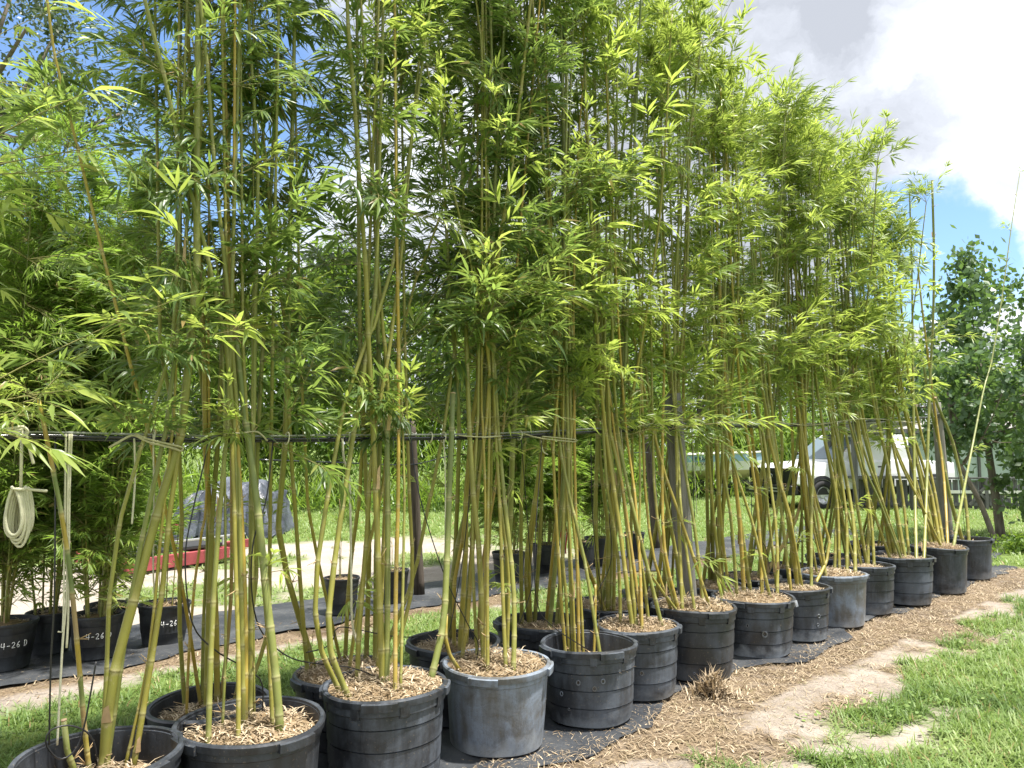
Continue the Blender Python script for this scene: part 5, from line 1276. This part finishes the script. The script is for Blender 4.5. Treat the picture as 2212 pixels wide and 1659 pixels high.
# tarpaulin
def tarp_m():
    m, t, b = mat('grey_tarpaulin'); n = noise(t, 3, 6); c = ramp(t, n, [(.35, (.035, .04, .055)), (.65, (.12, .135, .17))]); L(t, c, b.inputs['Base Color']); rough(b, .38, .5); bump(t, b, noise(t, 6, 5, .6), 0.6, .06); return m
tc_ = ground_at(1010, 2335); tc_[2] = 0; mm = Mesher(); nu, nv = 46, 30; vv = []
for i in range(nu):
    for j in range(nv):
        u_, v_ = i / (nu - 1) * 2 - 1, j / (nv - 1) * 2 - 1
        hh = (0.98 - .10 * abs(u_ * 2.2 % 1 - .5)) * (1 - min(1, max(abs(u_), abs(v_))) ** 5) ** .8 * (0.80 + .35 * vnoise(u_ * 2.6 + 3, v_ * 1.5, 1.3, 4)) ; fold = (vnoise(u_ * 14, v_ * 3, 1, 9) - .5) * .22 + (vnoise(u_ * 30, v_ * 14, 1, 19) - .5) * .12
        vv.append((tc_[0] - .35 + u_ * .95 + fold * .5, tc_[1] + 1.0 + v_ * .8 + fold * .6, max(0.0, hh + fold * .6)))
ff = [(i * nv + j, (i + 1) * nv + j, (i + 1) * nv + j + 1, i * nv + j + 1) for i in range(nu - 1) for j in range(nv - 1)]; mm.add(vv, ff)
tag(link('tarpaulin', mm.build('tarpaulin', [tarp_m()])), 'blue grey tarpaulin draped over something tall behind the red trailer', 'tarpaulin')

# ------------------------------------------------------------------ vehicles
M_whitep = simple('white_car_paint', (0.74, 0.75, 0.76), 0.25, 0.03, 3, 0.6); M_glass = simple('tinted_glass', (0.13, 0.18, 0.21), 0.22, 0.1, 1, 0.5); M_black = simple('black_trim', (0.012, 0.012, 0.014), 0.35, 0.1)
M_gel = simple('boat_gelcoat', (0.72, 0.73, 0.66), 0.3, 0.06, 3, 0.5); M_blue = simple('light_blue_stripe', (0.30, 0.46, 0.60), 0.35, 0.05, 3); M_beige = simple('boat_beige', (0.62, 0.52, 0.38), 0.5, 0.06, 4); M_hullgreen = simple('pale_green_hull', (0.55, 0.63, 0.57), 0.4, 0.06, 4)
def frame_thing(root, org, ang):
    ca, sa = math.cos(ang), math.sin(ang); Rm = np.array([[ca, sa, 0], [-sa, ca, 0], [0, 0, 1]])
    def part(nm, v, f, m, par=None, smooth=False, bev=0.0, kind=None):
        v = np.asarray(v, float) @ Rm; mm = Mesher(); mm.add(v, f); o = link(nm, mm.build(nm, [m], (0, 0, 0), smooth), par or root)
        if bev: md = o.modifiers.new('b', 'BEVEL'); md.width = bev; md.segments = 3; md.limit_method = 'ANGLE'
        return o
    return part, Rm
# truck: local x forward (nose), y left, z up
tf = ground_at(3272, 2184); tf[2] = 0
to_cam = math.atan2(-tf[1], -tf[0])
ang = to_cam - R(52)
org = tf.copy() + np.array([-0.25, 0.0, 0.0]); org[:2] += np.array([math.cos(ang), math.sin(ang)]) * (-2.7) + np.array([-math.sin(ang), math.cos(ang)]) * (-0.99) * -1
truck = thing('pickup_truck', 'white pickup truck with a black grille parked behind the canes', 'truck', org)
part, Rm = frame_thing(truck, org, ang)
def sect(xs): # loft across width: list of (x, z_low, z_high, halfwidth_low, halfwidth_high)
    vv = []; ff = []
    for (x_, zl, zh, wl, wh) in xs: vv += [(x_, -wl, zl), (x_, -wl * 1.0, (zl + zh) * .5), (x_, -wh, zh), (x_, wh, zh), (x_, wl, (zl + zh) * .5), (x_, wl, zl)]
    for i in range(len(xs) - 1):
        for j in range(6): k = (j + 1) % 6; ff.append((i * 6 + j, i * 6 + k, (i + 1) * 6 + k, (i + 1) * 6 + j))
    ff.append((5, 4, 3, 2, 1, 0)); n = (len(xs) - 1) * 6; ff.append((n, n + 1, n + 2, n + 3, n + 4, n + 5)); return vv, ff
part('body', *sect([(-3.0, .62, 1.22, .95, .93), (-1.6, .60, 1.30, .98, .95), (-0.6, .55, 1.30, .99, .96), (1.05, .52, 1.28, 1.0, .95), (1.3, .55, 1.26, 1.0, .92), (2.3, .60, 1.18, .98, .88), (2.62, .66, 1.10, .92, .80), (2.68, .70, 1.04, .88, .76)]), M_whitep, bev=.04)
cab = part('cab', *sect([(-1.85, 1.27, 1.30, .90, .88), (-1.65, 1.27, 1.93, .90, .72), (-1.3, 1.27, 2.0, .91, .74), (.25, 1.27, 2.0, .91, .74), (1.25, 1.22, 1.27, .90, .86)]), M_whitep, bev=.035)
for sy in (-1, 1):
    v = [(-.62, sy * .905, 1.36), (.12, sy * .905, 1.36), (.16, sy * .775, 1.88), (-.55, sy * .775, 1.88)]; part('side_window', np.array(v + [(a, b * .985, c) for a, b, c in v]), [(0, 1, 2, 3), (4, 7, 6, 5), (0, 4, 5, 1), (2, 6, 7, 3), (1, 5, 6, 2), (0, 3, 7, 4)], M_glass)
    v = [(.19, sy * .905, 1.36), (.86, sy * .905, 1.34), (.30, sy * .78, 1.86), (.2, sy * .778, 1.88)]; part('side_window', np.array(v + [(a, b * .985, c) for a, b, c in v]), [(0, 1, 2, 3), (4, 7, 6, 5), (0, 4, 5, 1), (2, 6, 7, 3), (1, 5, 6, 2), (0, 3, 7, 4)], M_glass)
    v = [(-1.5, sy * .905, 1.36), (-.70, sy * .905, 1.36), (-.63, sy * .775, 1.88), (-1.42, sy * .775, 1.88)]; part('side_window', np.array(v + [(a, b * .985, c) for a, b, c in v]), [(0, 1, 2, 3), (4, 7, 6, 5), (0, 4, 5, 1), (2, 6, 7, 3), (1, 5, 6, 2), (0, 3, 7, 4)], M_glass)
    part('mirror', *box(.85, sy * 1.08, 1.42, .12, .2, .18), M_black, bev=.03)
    part('headlight', *box(2.60, sy * .72, .98, .10, .30, .20), M_alu, bev=.03)
    d = part('door', *box(.22, sy * .985, .93, 1.0, .03, .66), M_whitep, bev=.012); part('handle', *box(-.12, sy * 1.008, 1.12, .16, .03, .035), M_black, d, bev=.008)
    for wx in (1.85, -2.15):
        an = np.linspace(0, math.pi, 14); ar = [(wx + math.cos(a) * .50, sy * 1.0, .42 + math.sin(a) * .48) for a in an] + [(wx + math.cos(a) * .41, sy * 1.012, .42 + math.sin(a) * .39) for a in an]
        part('wheel_arch', np.array(ar + [(a, b - sy * .12, c) for a, b, c in ar]), [(i, i + 1, i + 15, i + 14) for i in range(13)] + [(28 + i, 42 + i, 43 + i, 29 + i) for i in range(13)], M_black)
        well = [(wx + math.cos(a) * .42, sy * 1.006, .40 + math.sin(a) * .40) for a in np.linspace(0, math.pi, 14)]
        part('wheel_well', np.array([(wx, sy * 1.006, .40)] + well), [(0, i, i + 1) for i in range(1, 14)], M_black)
        c = np.array([wx, sy * .93, .38]) @ Rm; axv = np.array([0, sy * 1.0, 0]) @ Rm; wheel(truck, c, axv, .38, .24, M_alu, (0, 0, 0))
v = [(.40, -.70, 1.90), (.40, .70, 1.90), (1.16, .82, 1.31), (1.16, -.82, 1.31)]; v = np.array(v) + [0.03, 0, 0.03]; part('windscreen', np.vstack([v, v - [0.02, 0, .03]]), [(0, 1, 2, 3), (4, 7, 6, 5), (0, 4, 5, 1), (2, 6, 7, 3), (1, 5, 6, 2), (0, 3, 7, 4)], M_glass)
gr_ = part('grille', *box(2.655, 0, .86, .10, 1.84, .46), M_black, bev=.02)
for k in range(4): part('grille_bar', *box(2.722, 0, .74 + k * .09, .02, 1.10, .018), M_dark, gr_)
an = np.linspace(0, 6.283, 21); em_ = np.array([(2.735, math.cos(a) * .10, .88 + math.sin(a) * .055) for a in an]); v, f = tube(em_, .008, 6, False); part('badge', v, f, M_alu, gr_)
part('bumper', *box(2.72, 0, .52, .24, 1.94, .26), M_black, bev=.05); part('bumper_strip', *box(2.845, 0, .56, .02, 1.5, .025), M_alu); part('bumper_strip', *box(2.845, 0, .48, .02, 1.5, .025), M_alu)
part('chassis', *box(0, 0, .48, 5.0, 1.5, .2), M_black)
# boats
def boat(label, ctr, ang, Lb, H, zk, top_m, low_m, stripe_m, text, glass=True, txt_size=.16, txt_dx=0.6):
    b = thing('boat', label, 'boat', ctr); part, Rm = frame_thing(b, ctr, ang); n = 16; vv = []; hw = .95
    xs = np.linspace(-Lb / 2, Lb / 2, n)
    for x_ in xs:
        k = (x_ + Lb / 2) / Lb; w = hw * (1 - max(0, (k - .45) / .55) ** 2.2); sh = H * (1 + .12 * k); kz = zk + .25 * max(0, (k - .6) / .4) ** 2
        for (yy, zz) in ((-w, zk + sh), (-w * .97, zk + sh * .72), (-w * .9, zk + sh * .38), (-w * .55, kz + .08), (0, kz), (w * .55, kz + .08), (w * .9, zk + sh * .38), (w * .97, zk + sh * .72), (w, zk + sh)): vv.append((x_, yy, zz))
    lo = [(i * 9 + j, (i + 1) * 9 + j, (i + 1) * 9 + j + 1, i * 9 + j + 1) for i in range(n - 1) for j in (2, 3, 4, 5)] ; hi = [(i * 9 + j, (i + 1) * 9 + j, (i + 1) * 9 + j + 1, i * 9 + j + 1) for i in range(n - 1) for j in (1, 6)]; st_ = [(i * 9 + j, (i + 1) * 9 + j, (i + 1) * 9 + j + 1, i * 9 + j + 1) for i in range(n - 1) for j in (0, 7)]
    part('hull_bottom', vv, lo, low_m, smooth=True); part('hull_side', vv, hi + [(0, 8, 7, 6, 5, 4, 3, 2, 1)], top_m, smooth=True); part('stripe', vv, st_, stripe_m, smooth=True)
    dk = [(i * 9, (i + 1) * 9, (i + 1) * 9 + 8, i * 9 + 8) for i in range(n // 2, n - 1)]; part('deck', vv, dk, M_gel)
    for sy in (0, 8):
        v, f = tube(np.array([vv[i * 9 + sy] for i in range(n)]) + [0, 0, .02], .035, 8); part('gunwale', v, f, M_gel, smooth=True)
    fl = np.array([[x_, yy, zk + H * .55] for x_ in (-Lb / 2 + .05, .1) for yy in (-.8, .8)]); part('floor_panel', fl, [(0, 2, 3, 1)], M_beige)
    for q in (-.9, -.1): part('seat', *box(q, 0, zk + H * .75, .5, 1.3, .3), M_beige, bev=.05)
    if glass:
        g = np.array([(.15, -.75, zk + H), (.15, .75, zk + H), (-.15, .62, zk + H + .42), (-.15, -.62, zk + H + .42), (.75, -.45, zk + H), (.75, .45, zk + H)])
        wg = part('windscreen', np.vstack([g]), [(0, 3, 2, 1)], M_glass); part('windscreen', g, [(0, 4, 3), (4, 5, 2, 3), (5, 1, 2)], M_glass)
        for a_, b_ in ((0, 3), (3, 2), (2, 1), (4, 3), (5, 2)): v, f = tube([g[a_], g[b_]], .018, 6); part('windscreen_frame', v, f, M_dark)
    # trailer under the boat
    for sy in (-.6, .6): part('trailer_beam', *box(.3, sy, zk - .06, Lb + .8, .07, .1), M_dark)
    part('trailer_tongue', *box(Lb / 2 + .8, 0, zk - .06, 1.2, .08, .08), M_dark); part('jack_stand', *box(Lb / 2 + 1.1, 0, .2, .06, .06, .4), M_dark)
    for sy in (-1, 1):
        c = np.array([-.35, sy * .95, .29]) @ Rm; axv = np.array([0, sy, 0.0]) @ Rm; wheel(b, c, axv, .29, .18, M_whitep, (0, 0, 0))
        an = np.linspace(.15, 2.99, 12); ar = [(-.35 + math.cos(a) * .36, sy * .83, .29 + math.sin(a) * .36) for a in an]; part('mudguard', np.array(ar + [(a, sy * 1.08, c_) for a, b_, c_ in ar]), [(i, i + 1, i + 13, i + 12) for i in range(11)], M_gel)
    for j, line_ in enumerate(text):
        cu = bpy.data.curves.new('boat_lettering', 'FONT'); cu.body = line_; cu.size = txt_size; cu.extrude = .004; cu.materials.append(M_black)
        o = bpy.data.objects.new('lettering', cu); me_ = bpy.data.meshes.new_from_object(o); bpy.data.objects.remove(o); o = link('lettering', me_, b)
        p = np.array([txt_dx, -.965, zk + H * .80 - j * txt_size * 1.0]) @ Rm; o.location = p; o.rotation_euler = (math.pi / 2 + .06, 0, ang); o.scale = (1.25, 1, 1)
    return b
c1 = ground_at(3140, 2152); c1[2] = 0
boat('cream boat with a light blue stripe on a trailer, nose towards the truck', c1 + [0.15, 1.0, 0], R(4), 3.0, .80, .58, M_gel, M_beige, M_blue, ['FINAL', 'JAVAL'], glass=False, txt_size=.16, txt_dx=-1.25)
c2 = ground_at(2930, 2140); c2[2] = 0
boat('white and pale green boat with a small windscreen behind the leaning post', c2 + [-.55, 1.6, 0], R(-6), 3.6, .72, .50, M_gel, M_gel, M_hullgreen, ['SRX'], True, .22, 0.75)

# ------------------------------------------------------------------ wooden fence, shed and barn on the right
fl_ = ground_at(3700, 2198); fr_ = ground_at(4560, 2204); fl_[2] = fr_[2] = 0; fd = unit(fr_ - fl_); flen = np.linalg.norm(fr_ - fl_); fa = math.atan2(fd[1], fd[0])
fence = thing('wooden_fence', 'low weathered grey plank fence with white rails across the lawn', 'fence', fl_)
part, Rm = frame_thing(fence, fl_, fa); pk_me = {}
r = np.random.default_rng(12); xk = 0.0; k = 0
pv, pf = box(0, 0, .40, .125, .022, .78); mm = Mesher(); mm.add(pv, pf); plank_me = mm.build('plank', [M_plank], smooth=False)
while xk < flen:
    p_ = np.array([xk, r.uniform(-.004, .004), r.uniform(-.02, .02)]) @ Rm; link('plank', plank_me, fence, tuple(p_), (0, r.uniform(-.012, .012), fa)); xk += .145 + r.uniform(0, .03)
part('top_rail', *box(flen / 2, -.03, .83, flen, .14, .045), M_plank); part('bottom_rail', *box(flen / 2, -.045, .14, flen, .03, .09), M_plank); part('mid_rail', *box(flen * .72, -.09, .47, flen * .5, .03, .08), M_gel)
for q in np.arange(0.3, flen, 1.5):
    part('fence_post', *box(q, -.075, .42, .09, .09, .84), M_plank)
for q in (flen * .35, flen * .62):
    for sg in (-1, 1): part('brace', *box(q, -.10, .45, .07, .03, .85, (0, sg * .7, 0)), M_plank)
sa_ = ground_at(3800, 2150); sa_[2] = 0; sa_ = sa_ * [1.06, 1.06, 1]
M_poly = simple('pale_green_sheeting', (0.40, 0.49, 0.45), 0.5, 0.14, 1.2); M_roof = wood_mat('grey_roofing', (.16, .15, .14), (.38, .37, .35), (3, 30, 3)); M_whitew = simple('white_boards', (.62, .66, .66), .6, .05, 2)
shed = thing('shed', 'long low shed with pale green sheeting and a grey overhanging roof behind the fence', 'shed', sa_); part, Rm = frame_thing(shed, sa_, R(2))
for k in range(9):
    part('wall_panel', *box(.55 + k * 1.2, 0 + (k % 2) * .02, .95 + .15, 1.18, .05, 2.0), M_poly); part('stud', *box(-.04 + k * 1.2, -.05, 1.15, .08, .08, 2.3), M_plank)
for k in range(13): part('roof_sheet', *box(k * .9 - .2, .9, 2.42 + (k % 2) * .012, .92, 2.9, .035, (.14, 0, 0)), M_roof, bev=0)
part('fascia', *box(5.0, -.58, 2.20, 11.6, .04, .16), M_plank); part('gap_shade_strip', *box(5.0, .3, 2.05, 10.6, .04, .3), M_dark)  # the strip behind the wall top is dark to paint shade under the eaves
part('side_wall', *box(-.08, 1.3, 1.1, .05, 2.6, 2.2), M_plank)
lt = ground_at(3700, 2206); lt[2] = 0; lean_to = thing('lean_to', 'dark open lean-to of old boards between the white truck and the fence', 'lean-to', lt); part, Rm = frame_thing(lean_to, lt, R(3))
for q in (0, 1.55): part('post', *box(q, 0, 1.12, .11, .11, 2.24), M_plank); part('post', *box(q, 1.4, 1.0, .11, .11, 2.0), M_plank)
for q in range(7): part('board', *box(.12 + q * .225, 1.36, .95 + .03 * (q % 3), .20, .03, 1.75), M_postbrown)
for q in range(8): part('roof_board', *box(-.15 + q * .26, .7, 2.22 + .01 * (q % 2), .25, 1.8, .03, (-.10, 0, 0)), M_roof)
part('workbench', *box(.78, .35, .85, 1.5, .6, .06), M_plank); part('crate', *box(.45, .35, 1.06, .5, .4, .34), M_whitew); part('shelf', *box(.8, 1.2, 1.45, 1.4, .3, .04), M_plank)
ba = ground_at(4300, 2100); ba[2] = 0; ba = ba * [1.25, 1.25, 1]
barn = thing('barn', 'dark roofed barn mostly hidden by the broad leaved tree', 'barn', ba); part, Rm = frame_thing(barn, ba, R(4))
part('wall', *box(4.5, 2.5, 2.2, 9, 5, 4.4), M_whitew); part('roof', np.array([(-.5, -.6, 4.75), (9.5, -.6, 4.75), (9.5, 2.6, 5.9), (-.5, 2.6, 5.9), (-.5, 5.8, 4.75), (9.5, 5.8, 4.75), (-.5, -.6, 4.6), (9.5, -.6, 4.6), (9.5, 5.8, 4.6), (-.5, 5.8, 4.6)]), [(0, 1, 2, 3), (3, 2, 5, 4), (6, 7, 1, 0), (9, 4, 5, 8), (6, 0, 3, 4, 9), (7, 8, 5, 2, 1), (6, 9, 8, 7)], M_dark)
for k in range(3): part('window', *box(1.8 + k * 2.6, -.02, 2.4, 1.0, .06, 1.0), M_glass)

# ------------------------------------------------------------------ trees
def crown_mesh(name, seed, n, clumps, size, leaf, mats, wide=.45, tb=.4, cl_r=.28, dome=True):
    r = np.random.default_rng(seed); d = r.normal(0, 1, (clumps, 3)); d /= np.linalg.norm(d, axis=1)[:, None]
    c = d * (r.uniform(.35, 1, clumps) ** .6)[:, None] * np.asarray(size); c[:, 2] = np.where(c[:, 2] < -size[2] * .75, c[:, 2] * .5, c[:, 2])
    ct = np.clip(tb + r.normal(0, .16, clumps), 0, .85); rad = np.asarray(size) * cl_r * 1.0
    which = r.integers(0, clumps, n); rr_ = r.uniform(.5, 1.35, clumps)
    p = c[which] + r.normal(0, .55, (n, 3)) * rad * rr_[which][:, None]
    a = r.normal(0, 1, (n, 3)); a[:, 2] -= .3; a /= np.linalg.norm(a, axis=1)[:, None]
    b = np.cross(a, r.normal(0, 1, (n, 3))); b /= np.linalg.norm(b, axis=1)[:, None] + 1e-9
    ln = (leaf * r.uniform(.6, 1.2, n))[:, None]; w = ln * wide * .5
    V = np.stack([p, p + a * ln * .45 - b * w, p + a * ln, p + a * ln * .45 + b * w], 1).reshape(-1, 3)
    T_ = np.zeros((n, 4, 4)); T_[:, :, 3] = 1; T_[:, :, 0] = np.clip(ct[which] + r.normal(0, .12, n), 0, .92)[:, None]
    return np_mesh(name, V, np.arange(n * 4), np.full(n, 4), mats, T_.reshape(-1, 4)), c
def tree(label, loc, h, size, me, centers, mtrunk, tr=.14, scale=1.0, group=None, name='tree', cat='tree', rz=0, trunk_pts=None, nl=9):
    loc = np.asarray(loc, float); root = thing(name, label, cat, loc, group)
    cz = h - size[2] * scale; mm = Mesher(); r = np.random.default_rng(int(abs(loc[0] * 31 + loc[1] * 7)))
    tp = catmull(np.array([[0, 0, -.05], [r.uniform(-.1, .1), r.uniform(-.1, .1), cz * .5], [0, 0, cz + size[2] * scale * .3]]) if trunk_pts is None else trunk_pts, 12); v, f = tube(tp, np.linspace(tr, tr * .45, 12), 10); mm.add(v, f)
    ca, sa = math.cos(rz), math.sin(rz)
    for c in centers[:nl]:
        e = np.array([c[0] * ca - c[1] * sa, c[0] * sa + c[1] * ca, c[2]]) * scale + [0, 0, cz]; s0 = tp[-1 - int(r.integers(1, 6))]
        v, f = tube(catmull([s0, (s0 + e) / 2 + [0, 0, -.05 * h], e], 6), np.linspace(tr * .4, tr * .1, 6), 6); mm.add(v, f)
    link('trunk', mm.build('trunk', [mtrunk]), root); link('crown', me, root, (0, 0, cz), (0, 0, rz), (scale,) * 3); return root
# hedge and wood far behind
K1 = [crown_mesh('crown', 700 + i, 15000, 46, (3.2, 3.0, 3.6), .26, [M_leaf_bg], .40, .55, .26) for i in range(3)]
BG = [(-17, 26, 9.0, 1.15), (-12.5, 24, 8.6, 1.1), (-9, 27, 8.2, 1.1), (-5.5, 24.5, 7.9, 1.05), (-2.2, 27, 7.6, 1.0), (1.0, 25.5, 7.0, .95), (4.2, 29, 6.6, .9), (7.5, 31, 6.4, .85), (10.8, 33, 6.4, .85), (14.5, 34, 6.2, .8), (18.5, 35, 6.4, .85), (23, 36, 6.6, .9), (28, 37, 7.0, .9), (-22, 29, 9.5, 1.2)]
for i, (x_, y_, h_, s_) in enumerate(BG):
    me, c = K1[i % 3]; o_ = ['leftmost', 'second', 'third', 'fourth', 'fifth', 'sixth', 'seventh', 'eighth', 'ninth', 'tenth', 'eleventh', 'twelfth', 'thirteenth', 'outermost left'][i]
    tree('%s yellow green tree of the hedge behind the yard, counted from the left' % o_ if i < 13 else 'yellow green tree past the left end of the hedge', (x_, y_, 0), h_, (3.2, 3.0, 3.6), me, c, M_bark, .16, s_, 'trees of the hedge behind the yard', rz=i * 1.3)
# understorey bank of weeds in front of the trees
rb_ = np.random.default_rng(77); n = 26000; tt = rb_.uniform(0, 1, n); X_ = -26 + tt * 40; Y_ = 19.5 + rb_.uniform(0, 5.5, n) + np.clip(X_ - 0, 0, 20) * .75
pp = np.stack([X_, Y_, rb_.uniform(0, 1, n) ** 1.5 * (1.6 + 1.2 * vnoise(X_, Y_, .35, 5)) * np.clip((Y_ - 19) / 4, .1, 1.2)], 1)
ob = link('weed_bank', blades('weed_bank', pp, .75, .035, R(70), M_leaf_bg, 78)); tag(ob, 'tall rank weeds banked up in front of the hedge trees', 'weeds', kind='stuff')
# broad leaved fruit tree on the right
mb_, cb_ = crown_mesh('crown', 801, 7000, 52, (2.0, 1.5, 2.05), .15, [M_leaf_broad], .62, .42, .24)
q = ground_at(4384, 2322); q[2] = 0
tree('broad leaved tree at the right edge with dark glossy leaves', q + [-.25, 0, 0], 5.2, (1.95, 1.5, 2.0), mb_, cb_, M_bark, .085, 1.0, trunk_pts=np.array([[0, 0, -.05], [-.05, 0, .6], [-.12, .05, 1.6], [-.25, 0, 3.0]]), nl=16)
mb2, cb2 = crown_mesh('crown', 802, 1900, 18, (.85, .7, .75), .14, [M_leaf_broad], .62, .5, .3)
tree('low leafy shoots around the broad leaved tree\'s trunk', q + [0.15, -0.5, 0], 1.75, (.85, .7, .75), mb2, cb2, M_bark, .03, 1.0, name='shrub', cat='shrub')
q2 = ground_at(4310, 2358); q2[2] = 0
mb3, cb3 = crown_mesh('crown', 803, 1900, 18, (1.1, .9, 1.1), .13, [M_leaf_broad], .62, .4, .26)
tree('thin leaning tree between the end post and the broad leaved tree', q2, 3.6, (1.1, .9, 1.1), mb3, cb3, M_bark, .05, 1.0, trunk_pts=np.array([[0, 0, -.05], [-.25, .0, .7], [-.55, .1, 1.5], [-.6, .2, 2.6]]))
mb4, cb4 = crown_mesh('crown', 804, 1600, 14, (.55, .4, .22), .07, [M_leaf_bg], .5, .5, .3)
qq = ground_at(4340, 2390); qq[2] = 0; so = link('ground_cover', mb4, None, (qq[0], qq[1], .12)); tag(so, 'low green weeds at the foot of the leaning tree', 'weeds', kind='stuff')
# dark oak high on the left
mo, co_ = crown_mesh('crown', 805, 16000, 60, (5.0, 4.0, 3.6), .16, [M_leaf_oak], .45, .4, .17)
tree('dark oak whose crown reaches into the upper left corner', (-13.6, 17.5, 0), 14.2, (5.0, 4.0, 3.6), mo, co_, M_bark, .32, 1.0, name='oak_tree', nl=30)
print('branches', n_branches, 'objects', len(bpy.data.objects))
